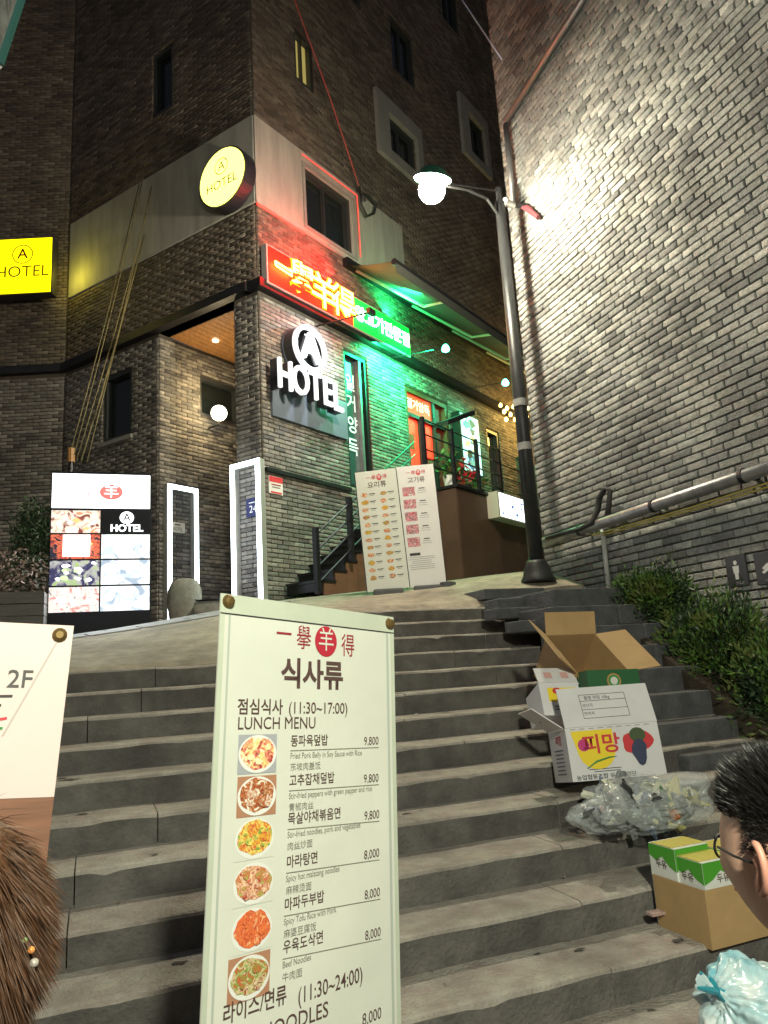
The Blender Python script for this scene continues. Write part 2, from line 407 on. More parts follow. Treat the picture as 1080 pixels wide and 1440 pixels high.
# stairs: every tread a row of stone blocks
stairs = thing('stairs', 'stone stairs', 'stairs', (0, RY-NST*TT, RZ-NST*RR)); del stairs['category']; del stairs['label']; stairs['kind'] = 'structure'
sr = random.Random(3)
for k in range(NST):
    y0 = RY-k*TT; z1 = RZ-k*RR
    xl = -3.4 if k >= 3 else {2: 1.41, 1: 1.9, 0: 2.38}[k]
    xr = 5.19
    x = xl; 
    cuts = [xl]
    nx = -3.4+sr.uniform(.5, 1.3)
    while nx < xr-.5:
        if nx > xl+.3: cuts.append(nx)
        nx += sr.uniform(1.0, 1.5)
    cuts.append(xr)
    for a, b in zip(cuts, cuts[1:]):
        m_ = MB(); n = max(2, int((b-a)/.06)); vs = []
        yb = y0+TT+.06; zb = z1-RR-.12
        dz = sr.uniform(-.003, .003)
        for i in range(n+1):
            xx = a+.003+(b-a-.006)*i/n
            wob = .010*mnoise.noise(V((xx*1.7, k*3.1, 0)))+.005*mnoise.noise(V((xx*9, k*5.1, 2)))
            wz = .004*mnoise.noise(V((xx*2.1, k*7.3, 5)))+dz
            c = .018+.008*mnoise.noise(V((xx*4, k*2.2, 9)))+.016*max(0, mnoise.noise(V((xx*7, k*4.2, 3)))-.25)*2
            prof = [(y0+wob, zb), (y0+wob, z1+wz-c), (y0+wob+c*.28, z1+wz-c*.3), (y0+wob+c, z1+wz), (yb, z1+wz), (yb, zb)]
            vs += [V((xx, p, q)) for p, q in prof]
        fs = []
        for i in range(n):
            for j in range(5): fs.append((i*6+j, (i+1)*6+j, (i+1)*6+j+1, i*6+j+1))
        fs += [tuple(range(6))[::-1], tuple(n*6+j for j in range(6))]
        m_.add(vs, fs); 
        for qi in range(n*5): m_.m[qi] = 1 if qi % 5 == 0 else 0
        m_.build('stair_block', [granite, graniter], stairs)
# grime and litter on the treads
sr2 = random.Random(77); mbg = MB(); mbl = MB()
for i in range(150):
    k = sr2.randrange(3, NST); x = sr2.uniform(-2.2, 4.2); y = RY-k*TT+sr2.uniform(.05, .31); r0 = sr2.uniform(.006, .030)*(1.7 if sr2.random() < .12 else 1)
    z = RZ-k*RR+.0045; q0 = sr2.random()*6; rr_s = [r0*sr2.uniform(.5, 1.2) for _ in range(9)]
    mbg.add([(x+cos(q0+j*.698)*rr_s[j]*1.5, y+sin(q0+j*.698)*rr_s[j]*.8, z) for j in range(9)], [tuple(range(9))])
for i in range(60):
    k = sr2.randrange(1, NST); x = sr2.uniform(-2.2, 4.6); y = RY-k*TT+sr2.uniform(.04, .32); z = RZ-k*RR+.010; a_ = sr2.random()*6.3; L = sr2.uniform(.012, .04); e = V((cos(a_), sin(a_), sr2.uniform(-.1, .3)))*L; f = V((-sin(a_), cos(a_), sr2.uniform(-.2, .2)))*L*sr2.uniform(.15, .5)
    mbl.add([V((x, y, z)), V((x, y, z))+e*.5+f, V((x, y, z))+e, V((x, y, z))+e*.5-f], [(0, 1, 2, 3)], sr2.randrange(3))
mbg.build('stain', mat('dark_grime', (.06, .056, .05), .9), stairs, kind='stuff')
mbl.build('litter', [mat('dead_leaf', (.20, .12, .05), .8), mat('paper_litter', (.5, .48, .44), .8), mat('dark_scrap', (.03, .03, .03), .7)], stairs, kind='stuff')
# steeper side flight of dark blocks beside the wall
side = thing('side_steps', 'dark side steps', 'steps', (4.3, 4.0, 1.0)); del side['category']; del side['label']; side['kind'] = 'structure'
SY, SZ, SR, ST = 5.70, 2.19, .185, .235
for k in range(10):
    y0 = SY-k*ST; z1 = SZ-k*SR; x0 = 3.62+.06*((k*7) % 3)+(.28 if k < 1 else 0)
    for a, b in ((x0, x0+.72), (x0+.73, 5.19)):
        m_ = MB(); m_.hexa((a, y0+sr.uniform(-.015, .015), z1-SR-.02), V((b-a-.006, 0, 0)), V((0, ST+.3 if k else 1.25, 0)), V((0, 0, SR+.02-sr.uniform(0, .006)))); m_.build('stair_block', graniteb, side, bevel=.014)
for (x, y, z, a, b, h) in ((3.45, 5.98, 2.0, .5, .26, .1), (3.62, 6.22, 2.11, .5, .3, .1), (3.5, 5.7, 1.86, .4, .25, .1), (3.85, 6.9, 2.27, .75, .55, .11)):
    m_ = MB(); m_.box((x+a/2, y+b/2, z), a, b, h); m_.build('stair_block', graniteb, side, bevel=.012)

# ================================================================== RIGHT BUILDING
rb = thing('brick_building', 'pale grey brick building wall rising on the right with dark joints', 'building', (XW, 4, 0))
YE = 7.72
COOL = (.93, .97, 1.0)
mb = MB(); RW.box(mb, -2.5, YE, 0, 13.5, -.5, -.006)
mb.build('wall', mortarR, rb)
tonesR = [(.50, .48, .44), (.44, .43, .40), (.38, .375, .36), (.47, .45, .41), (.33, .325, .315), (.41, .40, .375), (.54, .52, .47), (.36, .35, .33), (.30, .29, .28), (.43, .42, .38), (.48, .47, .44), (.24, .235, .225)]
tonesR = [tuple(c*k for c, k in zip(t_, COOL)) for t_ in tonesR]
brick_wall(RW, [(-1.5, YE-.005, .1, 13.3)], [], .25, .078, .0165, -.006, .022, tonesR, rb, brickR, 300, 'brick_course', tonefn='third')
# end face of that wall
mb = MB(); mb.hexa((XW+.01, YE+.001, 0), V((8, 0, 0)), V((0, .02, 0)), V((0, 0, 13.5))); mb.build('end_wall', mortarR, rb)
# roofline conduit, pipes
def path(pts, r, name, m, label, cat, n=10, group=None):
    pts = [V(p) for p in pts]; o = MB().tube(pts, r, n).build(name, m, loc=pts[-1], smooth=True)
    return tag(o, label, cat, group)
g1 = RW.px(711, 172, .1); g2 = RW.px(822, -5, .1); g0 = RW.px(722, 288, .1)
A_ = RW.P(g1[0], g1[1], .1); B_ = RW.P(g2[0], g2[1], .1); C_ = RW.P(g0[0], g0[1], .1)
path([B_+(B_-A_)*.3, B_, A_+Z*.01], .045, 'wall_pipe', steel, 'grey pipe climbing diagonally across the upper brick wall', 'pipe')
path([A_-Z*.03, C_], .04, 'drain_pipe', steel, 'thin vertical drain pipe at the edge of the grey brick wall above the lamp pole', 'pipe')
h1 = RW.px(750, 768, .16); h2 = RW.px(1080, 658, .16)
hz = (h1[1]+h2[1])/2
hp = thing('pipe_rail', 'long grey round pipe running level along the foot of the brick wall', 'pipe', RW.P(5, hz-.6, .16))
pa, pb = RW.P(h1[0], h1[1], .16), RW.P(h2[0], h2[1], .16); dd = (pb-pa)
MB().tube([pa, pa+dd*.02, pa+dd*1.6], [.03, .058, .058], 14).build('pipe', steel, hp, smooth=True)
for t in (.28, .0+.62, .93):
    c = pa+dd*t; m_ = MB(); m_.lathe(c-dd.normalized()*.02, [(.066, 0), (.066, .04)], 14, dd.normalized()); m_.hexa(c-V((0, .02, .03)), V((.16, 0, 0)), V((0, .04, 0)), V((0, 0, .03))); m_.build('bracket', darkst, hp)
MB().tube([pa+dd*.3-Z*.07+V((.09, 0, 0)), pa+dd*.7-Z*.10+V((.1, 0, 0)), pa+dd*1.5-Z*.08+V((.09, 0, 0))], .009, 6).build('wire', mat('yellow_cable', (.35, .28, .05), .5), hp)
MB().tube([pa+dd*.33-Z*.10+V((.10, 0, 0)), pa+dd*.8-Z*.13+V((.1, 0, 0)), pa+dd*1.5-Z*.11+V((.09, 0, 0))], .009, 6).build('wire', mat('yellow_cable', (.35, .28, .05), .5), hp)
q1 = RW.px(847, 742, .05); q2 = RW.px(856, 830, .05)
path([RW.P(q1[0], q1[1], .05), RW.P(q2[0], q2[1], .05)], .026, 'conduit', mat('pale_conduit', (.42, .42, .42), .5, var=.15), 'short pale conduit running down from the pipe to the ground at the brick wall', 'conduit')
cb = [(768, 757), (790, 750), (815, 744), (832, 735), (840, 718), (843, 700), (851, 686), (858, 690), (856, 712), (853, 735)]
pts = []
for i, (x, y) in enumerate(cb): a = RW.px(x, y, .24 if i < 4 else .12); pts.append(RW.P(a[0], a[1], .24 if i < 4 else .12))
path(pts, [.018, .022, .024, .03, .036, .034, .03, .026, .03, .03], 'cable_hose', mat('black_rubber', (.018, .018, .018), .6, bump=.3), 'black hose looping out of the grey brick wall over the pipe', 'hose', 10)
# two dark plates with pictograms
for i, (x0, y0, x1, y1) in enumerate(((1019, 783, 1054, 823), (1059, 779, 1100, 818))):
    a0, z1 = RW.px(x0, y0, .03); a1, z0 = RW.px(x1, y1, .03)
    t = thing('wall_plate', ('dark square plate with white standing figure on the brick wall, left of the pair', 'dark square plate with white arm pictogram at the right frame edge of the brick wall')[i], 'plate', RW.P(a0, z0, 0), 'dark pictogram plates on the brick wall')
    m_ = MB(); RW.box(m_, min(a0, a1), max(a0, a1), z0, z1, .014, .035); m_.build('board', mat('charcoal_board', (.045, .045, .05), .5, var=.3), t, bevel=.004)
    c = RW.P((a0+a1)/2, (z0+z1)/2, .038); s = abs(z1-z0)
    uu = -RW.u
    m_ = MB(); wm = mat('white_print', (.6, .6, .6), .6)
    if i == 0:
        m_.disc(c+Z*s*.25, uu*s*.07, Z*s*.07, 14); m_.quad(c-uu*s*.10-Z*s*.08, c+uu*s*.10-Z*s*.08, c+uu*s*.12+Z*s*.15, c-uu*s*.12+Z*s*.15)
        m_.quad(c-uu*s*.06-Z*s*.27, c+uu*s*.06-Z*s*.27, c+uu*s*.07-Z*s*.08, c-uu*s*.07-Z*s*.08)
    else:
        m_.quad(c-uu*s*.2-Z*s*.12, c-uu*s*.12-Z*s*.18, c+uu*s*.3+Z*s*.05, c+uu*s*.25+Z*s*.16); m_.quad(c-uu*s*.18, c-uu*s*.1-Z*s*.05, c+uu*s*.12+Z*s*.08, c+uu*s*.05+Z*s*.15)
    m_.build('pictogram', wm, t)
    for j in range(2): 
        m_ = MB(); RW.box(m_, (a0+a1)/2-s*.25, (a0+a1)/2+s*.1, z0+s*(.08+.05*j), z0+s*(.10+.05*j), .036, .038); m_.build('print_line', mat('grey_print', (.2, .2, .2), .6), t)

# ================================================================== HOTEL
hotel = thing('hotel_building', 'tall dark brown brick hotel with plaster band and corner entrance', 'building', (HC.x, HC.y, 2.5))
def rfr(x0, y0, x1, y1, off=0):
    a0, z1 = RF.px(x0, y0, off); a1, z0 = RF.px(x1, y1, off); return (a0, a1, z0, z1)
def lfr(x0, y0, x1, y1, off=0):
    a0, z1 = LF.px(x1, y0, off); a1, z0 = LF.px(x0, y1, off); return (a0, a1, z0, z1)
ZB, ZT, ZC = 8.60, 10.12, 7.22      # band bottom, band top, beam
win_tall = (1.95, 2.60, 4.45, 6.85)
door_h = (3.75, 5.30, 4.62, 6.72)
win_small = (6.9, 7.5, 5.0, 6.6)
win_lit = (1.03, 1.50, 11.55, 12.55)
win_a = (3.75, 4.75, 11.7, 12.55)
win_b = (7.35, 8.15, 13.8, 14.9)
win_c = (4.15, 5.0, 14.0, 15.3)
win_d = (6.6, 7.4, 17.2, 18.6)
win_e = (2.4, 3.1, 14.6, 15.6)
win_big = (1.05, 2.35, 8.72, 9.86)
holesR = [win_tall, door_h, win_small, win_lit, win_a, win_b, win_c, win_d, win_e, win_big, (0, 4.0, ZB, ZT)]
win_up = (1.86, 2.36, 11.3, 12.55)
win_lo = (2.86, 3.62, 5.55, 6.75)
S0, S1 = .50, 2.2                    # entrance opening on the side front
entr = (S0, S1, 1.5, ZC-.08)
holesL = [win_up, win_lo, entr, (0, 4.72, ZB, ZT)]
core = MB(); HR = [h for h in holesR[:-1]]
holed_plate(core, RF, .0, 13, 1.5, 22, HR, -.25, -.006)
holed_plate(core, LF, .252, 4.72, 1.5, 22, [win_up, win_lo, entr], -.25, -.006)
FWL.box(core, 0, 4.5, 1.5, 22, -.25, -.006)
core.build('wall', mortarH, hotel)
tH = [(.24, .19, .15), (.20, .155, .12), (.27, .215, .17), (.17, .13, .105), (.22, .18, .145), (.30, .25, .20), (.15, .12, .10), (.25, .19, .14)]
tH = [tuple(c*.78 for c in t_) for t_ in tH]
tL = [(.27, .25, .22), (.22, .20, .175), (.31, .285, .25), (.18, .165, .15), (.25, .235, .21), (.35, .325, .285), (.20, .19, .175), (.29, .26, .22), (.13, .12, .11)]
BH, BL, BJ = .0655, .225, .012
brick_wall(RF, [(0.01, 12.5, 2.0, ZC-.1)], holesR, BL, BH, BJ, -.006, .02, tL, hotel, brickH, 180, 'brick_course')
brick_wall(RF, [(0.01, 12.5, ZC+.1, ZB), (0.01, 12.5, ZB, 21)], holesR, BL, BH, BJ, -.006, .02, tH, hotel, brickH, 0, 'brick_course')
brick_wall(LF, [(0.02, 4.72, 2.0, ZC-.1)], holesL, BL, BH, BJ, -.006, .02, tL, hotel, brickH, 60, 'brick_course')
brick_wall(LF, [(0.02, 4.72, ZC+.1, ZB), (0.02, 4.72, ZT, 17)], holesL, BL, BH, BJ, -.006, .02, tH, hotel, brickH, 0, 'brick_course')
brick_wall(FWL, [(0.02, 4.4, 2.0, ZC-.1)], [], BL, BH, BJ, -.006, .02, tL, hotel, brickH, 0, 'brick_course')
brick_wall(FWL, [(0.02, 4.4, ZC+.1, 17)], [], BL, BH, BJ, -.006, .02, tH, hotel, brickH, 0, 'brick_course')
# plaster band
mb = MB(); holed_plate(mb, RF, -.02, 4.0, ZB, ZT, [win_big], -.004, .035); LF.box(mb, .0, 4.66, ZB, ZT, -.004, .035)
mb.build('plaster_band', plaster, hotel)
# steel beam along all three fronts
mb = MB(); RF.box(mb, -.1, 12.5, ZC-.08, ZC+.06, -.2, .14); LF.box(mb, .14, 4.70, ZC-.08, ZC+.06, -.2, .14); FWL.box(mb, .0, 4.4, ZC-.08, ZC+.06, -.2, .13)
mb.build('steel_beam', darkst, hotel)
# recess: side wall along the alley direction, back wall, ceiling, floor light
RS = Plane(LF.P(S1, 0), 57.5, 1); RS.n = RF.n.copy()
win_r = (.95, 1.62, 5.45, 6.55)
a0, z1 = RS.px(281, 520, 0); a1, z0 = RS.px(330, 606, 0); win_r = (a0, a1+.1, z0+.12, z1-.1)
mb = MB(); holed_plate(mb, RS, .03, 3.6, 1.5, ZC-.1, [win_r], -.25, -.006); mb.build('recess_wall', mortarH, hotel)
brick_wall(RS, [(0.01, 3.5, 2.1, ZC-.12)], [win_r], BL, BH, BJ, -.006, .02, tL, hotel, brickH, 60, 'brick_course')
mb = MB(); mb.hexa(LF.P(S0, 1.5, -3.4), LF.u*(S1-S0), Z*(ZC-1.6), -LF.n*.2); mb.hexa(LF.P(S0-.02, 1.5, -.26), LF.n*-3.2, LF.u*-.1, Z*(ZC-1.6)); mb.build('recess_back_wall', mortarH, hotel)
cl = MB(); cl.hexa(LF.P(S0, ZC-.06, -.21), LF.u*(S1-S0-.02), -LF.n*3.2, Z*.02); clo = cl.build('soffit', mortarH, hotel)
nb = 14
for i in range(nb):
    a = S0+(S1-S0-.02)*i/nb; m_ = MB(); m_.hexa(LF.P(a+.004, ZC-.085, -.21), LF.u*((S1-S0-.02)/nb-.008), -LF.n*3.1, Z*.022); m_.build('soffit_board', wood, clo)
warm = em('warm_lamp_glass', (.9, .8, .6), (1, .86, .55), 7)
dlx = on = at(303, 479, 11.9); zc_ = ZC-.09
r_ = ray(303, 479); dl = EYE+r_*((zc_-1.6)/r_.z)
MB().lathe(dl, [(.05, -.012), (.05, 0)], 16).build('downlight', em('downlight_glass', (.9, .8, .6), (1, .8, .5), 12), clo)
lamp('downlight_light', 'SPOT', dl-Z*.03, 28, (1, .72, .38), clo, .05, dl-Z*2, radians(140), .8)
# windows
window(hotel, RF, win_lit, pm=em('lit_curtain_window', (.4, .35, .15), (.55, .45, .12), .35), mull=1)
for h, mu in ((win_a, 1), (win_b, 1), (win_c, 1), (win_d, 1), (win_e, 0)): window(hotel, RF, h, mull=mu)
wb = window(hotel, RF, win_big, mull=1, t=.07)
m_ = MB(); ring_frame(m_, RF, win_big[0]-.0, win_big[1]+.10, win_big[2]-.04, win_big[3]+.05, .055, .036, .06); m_.build('trim', framel, wb)
for (h, ex) in ((win_a, .42), (win_b, .40)):
    m_ = MB(); RF.box(m_, h[0]-ex, h[0]-.02, h[2]-.25, h[3]+.35, -.01, .10); RF.box(m_, h[1]+.02, h[1]+.22, h[2]-.25, h[3]+.35, -.01, .10)
    RF.box(m_, h[0]-.02, h[1]+.02, h[3]+.02, h[3]+.35, -.01, .10); RF.box(m_, h[0]-.02, h[1]+.02, h[2]-.25, h[2]-.02, -.01, .10)
    m_.build('window_surround', framel, hotel)
window(hotel, LF, win_up, mull=0); window(hotel, LF, win_lo, t=.07, sill=True); window(hotel, RS, win_r, mull=0)
# ledge, tall glass with lettering
m_ = MB(); RF.box(m_, .02, 1.92, 4.36, 4.42, .013, .06); m_.build('ledge', darkst, hotel)
wt = window(hotel, RF, win_tall, t=.06, fm=darkst, pm=mat('teal_tinted_glass', (.03, .07, .065), .1, spec=.8))
m_ = MB(); RF.box(m_, win_tall[1]-.2, win_tall[1]-.15, win_tall[2]+.06, win_tall[3]-.06, -.12, -.03); m_.build('mullion', steel, wt)
whp = em('white_vinyl_letter', (.8, .85, .85), (.6, .8, .8), .25)
for ch, (x, y) in zip('일거양득', ((489, 538), (491, 567), (493, 598), (494, 629))):
    a, z = RF.px(x, y, -.11); text(ch, .32, RF.P(a+.06, z, -.112), RF.u, Z, whp, 'lettering', wt, off=.01)
# entrance door with red glow
dr = window(hotel, RF, door_h, t=.09, fm=mat('brown_door_wood', (.16, .06, .03), .5, var=.3), pm=em('dark_vestibule_glass', (.02, .01, .01), (1, .02, .0), .05), name='door')
a0, a1, z0, z1 = door_h; zt = z1-.5
m_ = MB(); RF.box(m_, a0+.09, a0+1.0, zt, z1-.09, -.11, -.07); m_.build('transom', em('red_transom', (.4, .03, .02), (1, .07, .02), .45), dr)
text('일거양득', .22, RF.P(a0+.53, zt+.2, -.066), RF.u, Z, em('green_letters', (.5, .9, .6), (.5, 1, .6), .9), 'lettering', dr, off=.012)
m_ = MB(); RF.box(m_, a0+.09, a1-.09, zt-.07, zt-.005, -.11, -.03); RF.box(m_, a0+.50, a0+.57, z0, zt-.07, -.11, -.03); RF.box(m_, a0+1.0, a0+1.07, z0, z1-.09, -.11, -.03); m_.build('door_frame', darkst, dr)
rg = em('red_lit_glass', (.6, .03, .02), (1, .025, .01), 1.6)
m_ = MB(); RF.box(m_, a0+.11, a0+.49, z0+.05, zt-.09, -.115, -.09); m_.build('door_leaf', rg, dr)
m_ = MB(); RF.box(m_, a0+.60, a0+.99, z0+.85, zt-.09, -.115, -.09); m_.build('door_leaf', rg, dr)
m_ = MB(); RF.box(m_, a0+.60, a0+.99, z0+.05, z0+.80, -.115, -.09); RF.box(m_, a0+.2, a0+.33, z0+.9, z0+1.2, -.09, -.08); m_.build('door_panel', mat('red_brown_panel', (.3, .05, .02), .5), dr)
m_ = MB().tube([RF.P(a0+.54, z0+.75, .03), RF.P(a0+.54, z0+1.35, .03)], .018, 8); m_.build('handle', steel, dr)
lamp('door_glow', 'AREA', RF.P(a0+.5, z0+1.0, .05), 7, (1, .08, .03), dr, .7, RF.P(a0+.5, z0+.6, 2))
window(hotel, RF, win_small, t=.07)

# ---- neon signs on the beam
red = em('red_sign_face', (.6, .01, .005), (1, .012, .004), 1.3); ora = em('yellow_neon_tube', (1, .6, .1), (1, .62, .07), 9)
green = em('green_sign_face', (.01, .4, .03), (.0, .75, .06), .9); wneon = em('white_neon_tube', (.8, 1, .95), (.75, 1, .93), 7)
s1 = RF.px(497, 440, .2)[0]; s2 = RF.px(578, 480, .2)[0]; s0 = .02
zs0, zs1 = RF.px(370, 392, .2)[1], RF.px(370, 337, .2)[1]
t = thing('neon_sign', 'red box sign with glowing yellow Chinese characters above the beam', 'sign', RF.P(s0, zs0, .1))
m_ = MB(); RF.box(m_, s0, s1, zs0, zs1, .06, .17); m_.build('sign_box', mat('sign_side_grey', (.3, .28, .27), .5), t)
m_ = MB(); RF.box(m_, s0+.03, s1, zs0+.03, zs1-.03, .171, .185); m_.build('sign_face', red, t)
cw = (s1-s0)/4
m_ = MB(); za, zbb = (zs0+zs1)/2+.05, (zs0+zs1)/2-.01
m_.tube([RF.P(s0+.12, za, .23), RF.P(s0+cw*.95, za-.02, .23), RF.P(s0+cw*.95, zbb-.03, .23), RF.P(s0+.14, zbb, .23), RF.P(s0+.12, za, .23)], .016, 6); m_.build('neon_stroke', ora, t)
for i, ch in enumerate('擧羊得'): text(ch, .62, RF.P(s0+cw*(1.5+i), (zs0+zs1)/2-.03, .195), RF.u, Z, em('orange_halo', (.8, .2, 0), (1, .16, .0), 2.2), 'neon_halo', t, off=.045, sx=1.05)
for i, ch in enumerate('擧羊得'): text(ch, .62, RF.P(s0+cw*(1.5+i), (zs0+zs1)/2-.03, .21), RF.u, Z, ora, 'neon_stroke', t, off=.012, sx=1.05)
lamp('red_glow', 'AREA', RF.P((s0+s1)/2, (zs0+zs1)/2+.1, .42), 55, (1, .012, .006), t, s1-s0, RF.P((s0+s1)/2, (zs0+zs1)/2, 0), sy=.4)
lamp('red_glow', 'AREA', RF.P((s0+s1)/2+.3, zs1+.25, .35), 30, (1, .012, .012), t, s1-s0, RF.P((s0+s1)/2, zs1+.6, 0), sy=.2)
t = thing('neon_sign', 'green box sign with white neon Korean lettering right of the red sign', 'sign', RF.P(s1, zs0, .1))
m_ = MB(); RF.box(m_, s1+.005, s2, zs0, zs1-.04, .06, .17); m_.build('sign_box', MATS['sign_side_grey'], t)
m_ = MB(); RF.box(m_, s1+.02, s2-.02, zs0+.03, zs1-.07, .171, .185); m_.build('sign_face', green, t)
text('양고기전문점', .30, RF.P((s1+s2)/2, (zs0+zs1)/2-.04, .21), RF.u, Z, wneon, 'neon_stroke', t, off=.012, sx=1.0)
text('양고기전문점', .30, RF.P((s1+s2)/2, (zs0+zs1)/2-.04, .20), RF.u, Z, em('green_halo', (.2, .8, .4), (.1, 1, .35), 3), 'neon_halo', t, off=.04, sx=1.0)
lamp('green_glow', 'AREA', RF.P((s1+s2)/2+.2, zs0-.1, .5), 170, (.02, 1, .3), t, 1.3, RF.P((s1+s2)/2+.5, zs0-1.0, 0), sy=.3)
lamp('green_glow', 'AREA', RF.P((s1+s2)/2+.2, zs1+.1, .45), 80, (.02, 1, .25), t, 1.2, RF.P((s1+s2)/2+.5, zs1+1.0, .6), sy=.3)
# red LED strip under the band
m_ = MB().tube([RF.P(.0, ZB-.03, .03), RF.P(1.05, ZB-.03, .03)], .02, 6)
tag(m_.build('light_strip', em('red_led', (1, .1, .1), (1, .04, .02), 1.6), loc=RF.P(0, ZB-.05, .03)), 'thin red light strip under the plaster band on the alley side', 'light strip')
m_ = MB().tube([RF.P(1.0, 9.98, .1), RF.P(2.46, 9.98, .1)], .012, 6)
m_.tube([RF.P(2.47, 9.98, .1), RF.P(2.47, 8.75, .1)], .012, 6)
tag(m_.build('light_strip', em('red_led_dim', (.6, .1, .1), (1, .08, .05), .7), loc=RF.P(1.0, 8.75, .1)), 'dim red light strip around the large dark first floor window', 'light strip')

# ---- A HOTEL channel letter sign
wl = em('white_sign_face', (.3, .3, .3), (1, 1, 1), .8)
t = thing('hotel_sign', 'white lit channel letter sign A HOTEL on the grey brick front', 'sign', RF.P(1.0, 5.4, .05))
lside = mat('letter_side_black', (.02, .02, .025), .4)
zc1 = RF.px(437, 490, .28)
m_ = MB(); c = RF.P(zc1[0], zc1[1], .24); R_ = .37
m_.ring(c, RF.u*R_, Z*R_, .82, 40, th=RF.n*.05); m_.build('letter_ring', wl, t)
m_ = MB(); m_.lathe(RF.P(zc1[0], zc1[1], .02), [(R_+.02, 0), (R_+.02, .04)], 40, RF.n); m_.build('backing_disc', mat('backing_disc_grey', (.05, .06, .08), .4, var=.2), t)
m_ = MB(); m_.ring(RF.P(zc1[0], zc1[1], .062), RF.u*(R_+.002), Z*(R_+.002), .81, 40, th=RF.n*.176); m_.build('ring_side', lside, t)
text('A', .64, RF.P(zc1[0], zc1[1], .15), RF.u, Z, lside, 'letter_side', t, extr=.075, off=.022)
text('A', .64, RF.P(zc1[0], zc1[1]+.0, .28), RF.u, Z, wl, 'letter', t, extr=.05, off=.02)
hA = RF.px(388, 500, .28); 
lx = [(401, 529), (423, 537), (444, 545), (461, 553), (475, 561)]
for i, ch in enumerate('HOTEL'):
    a = hA[0]+.17+i*.385; z = 5.66 + (0 if i else 0)
    a_, z_ = RF.px(*lx[i], .28)
    text(ch, .65, RF.P(a_, z_, .28), RF.u, Z, wl, 'letter', t, extr=.04, off=.008, sx=.72)
    text(ch, .65, RF.P(a_, z_, .19), RF.u, Z, lside, 'letter_side', t, extr=.11, off=.010, sx=.72)
b0 = RF.px(382, 520, .06)[0]; b1 = RF.px(487, 560, .06)[0]
m_ = MB(); RF.box(m_, b0, b1, 5.22, 5.86, .02, .06); m_.build('back_panel', mat('blue_grey_panel', (.16, .19, .24), .3, .3), t)
# flood lamp over it: lamp head assumed on the slim rod, to light the wall
f1 = RF.P(1.25, 7.0, .02); f2 = RF.P(1.5, 7.02, .95)
t = thing('assumed_flood_lamp', 'slim arm with an assumed floodlight reaching out over the white hotel sign', 'lamp', f1)
MB().tube([f1, f2], .015, 6).build('arm', darkst, t)
m_ = MB(); m_.box(f2, .16, .07, .09, (RF.u, RF.n, Z)); m_.build('lamp_head', darkst, t)
lamp('assumed_flood_light', 'SPOT', f2-Z*.08, 190, (.86, .95, 1), t, .05, RF.P(.95, 6.0, 0), radians(115), .9)

# ---- round and square yellow signs
yg = em('yellow_sign_face', (.9, .8, .1), (1, .93, .18), 1.9); yg2 = em('yellow_panel_face', (.9, .8, .0), (1, .86, .0), 1.15)
yink = mat('olive_print', (.12, .10, .0), .6)
cr = LF.px(311, 248, .3); t = thing('round_sign', 'round glowing yellow hotel sign on the plaster band', 'sign', LF.P(cr[0], cr[1]-.5, .1))
m_ = MB(); m_.lathe(LF.P(cr[0], cr[1], .06), [(.50, 0), (.50, .22)], 40, LF.n); m_.build('sign_box', lside, t)
c = LF.P(cr[0], cr[1], .284); m_ = MB(); m_.lathe(c-LF.n*.003, [(.47, 0), (.47, .012)], 40, LF.n); m_.build('sign_face', yg, t)
ul = -LF.u
c = c+LF.n*.014
m_ = MB(); m_.ring(c+Z*.18, ul*.14, Z*.14, .88, 28); m_.build('logo_ring', yink, t)
text('A', .22, c+Z*.18, ul, Z, yink, 'lettering', t); text('HOTEL', .21, c-Z*.12, ul, Z, yink, 'lettering', t, off=.004)
text('TONGYEONG', .07, c-Z*.29, ul, Z, mat('pale_olive_print', (.5, .42, .05), .6), 'lettering', t) if False else None
sq = FWL.px(76, 332, .5); sq2 = FWL.px(76, 412, .5); hgt = sq[1]-sq2[1]; wdt = hgt*1.12
t = thing('square_sign', 'square glowing yellow hotel sign at the left frame edge', 'sign', FWL.P(sq[0], sq2[1], .4))
m_ = MB(); FWL.box(m_, sq[0], sq[0]+wdt, sq2[1], sq[1], .3, .5); m_.build('sign_box', lside, t, bevel=.015)
m_ = MB(); FWL.box(m_, sq[0]+.03, sq[0]+wdt-.03, sq2[1]+.03, sq[1]-.03, .501, .512); m_.build('sign_face', yg2, t)
m_ = MB(); FWL.box(m_, sq[0]+.2, sq[0]+.26, sq2[1]+.3, sq2[1]+.36, .02, .3); FWL.box(m_, sq[0]+.7, sq[0]+.76, sq2[1]+.3, sq2[1]+.36, .02, .3); m_.build('bracket', darkst, t)
uf = -FWL.u; c = FWL.P(sq[0]+.55, (sq[1]+sq2[1])/2, .514)
m_ = MB(); m_.ring(c+Z*hgt*.2, uf*.19, Z*.19, .9, 28); m_.build('logo_ring', mat('amber_print', (.35, .12, 0), .6), t)
text('A', .28, c+Z*hgt*.2, uf, Z, mat('maroon_letter', (.25, .02, 0), .6), 'lettering', t, off=.012)
text('HOTEL', .31, c-Z*hgt*.11, uf, Z, mat('brown_letter', (.18, .06, 0), .6), 'lettering', t)
text('수안보', .10, c-Z*hgt*.31, uf, Z, mat('tan_letter', (.5, .35, .02), .6), 'lettering', t) if False else None
lamp('yellow_glow', 'POINT', FWL.P(sq[0]-.22, sq2[1]+.4, .55), 9, (1, .85, .08), t, .15)
lamp('yellow_glow', 'AREA', FWL.P(sq[0]+.5, sq2[1]+.4, .7), 10, (1, .8, .2), t, .8, FWL.P(sq[0]+.3, sq2[1], 4))

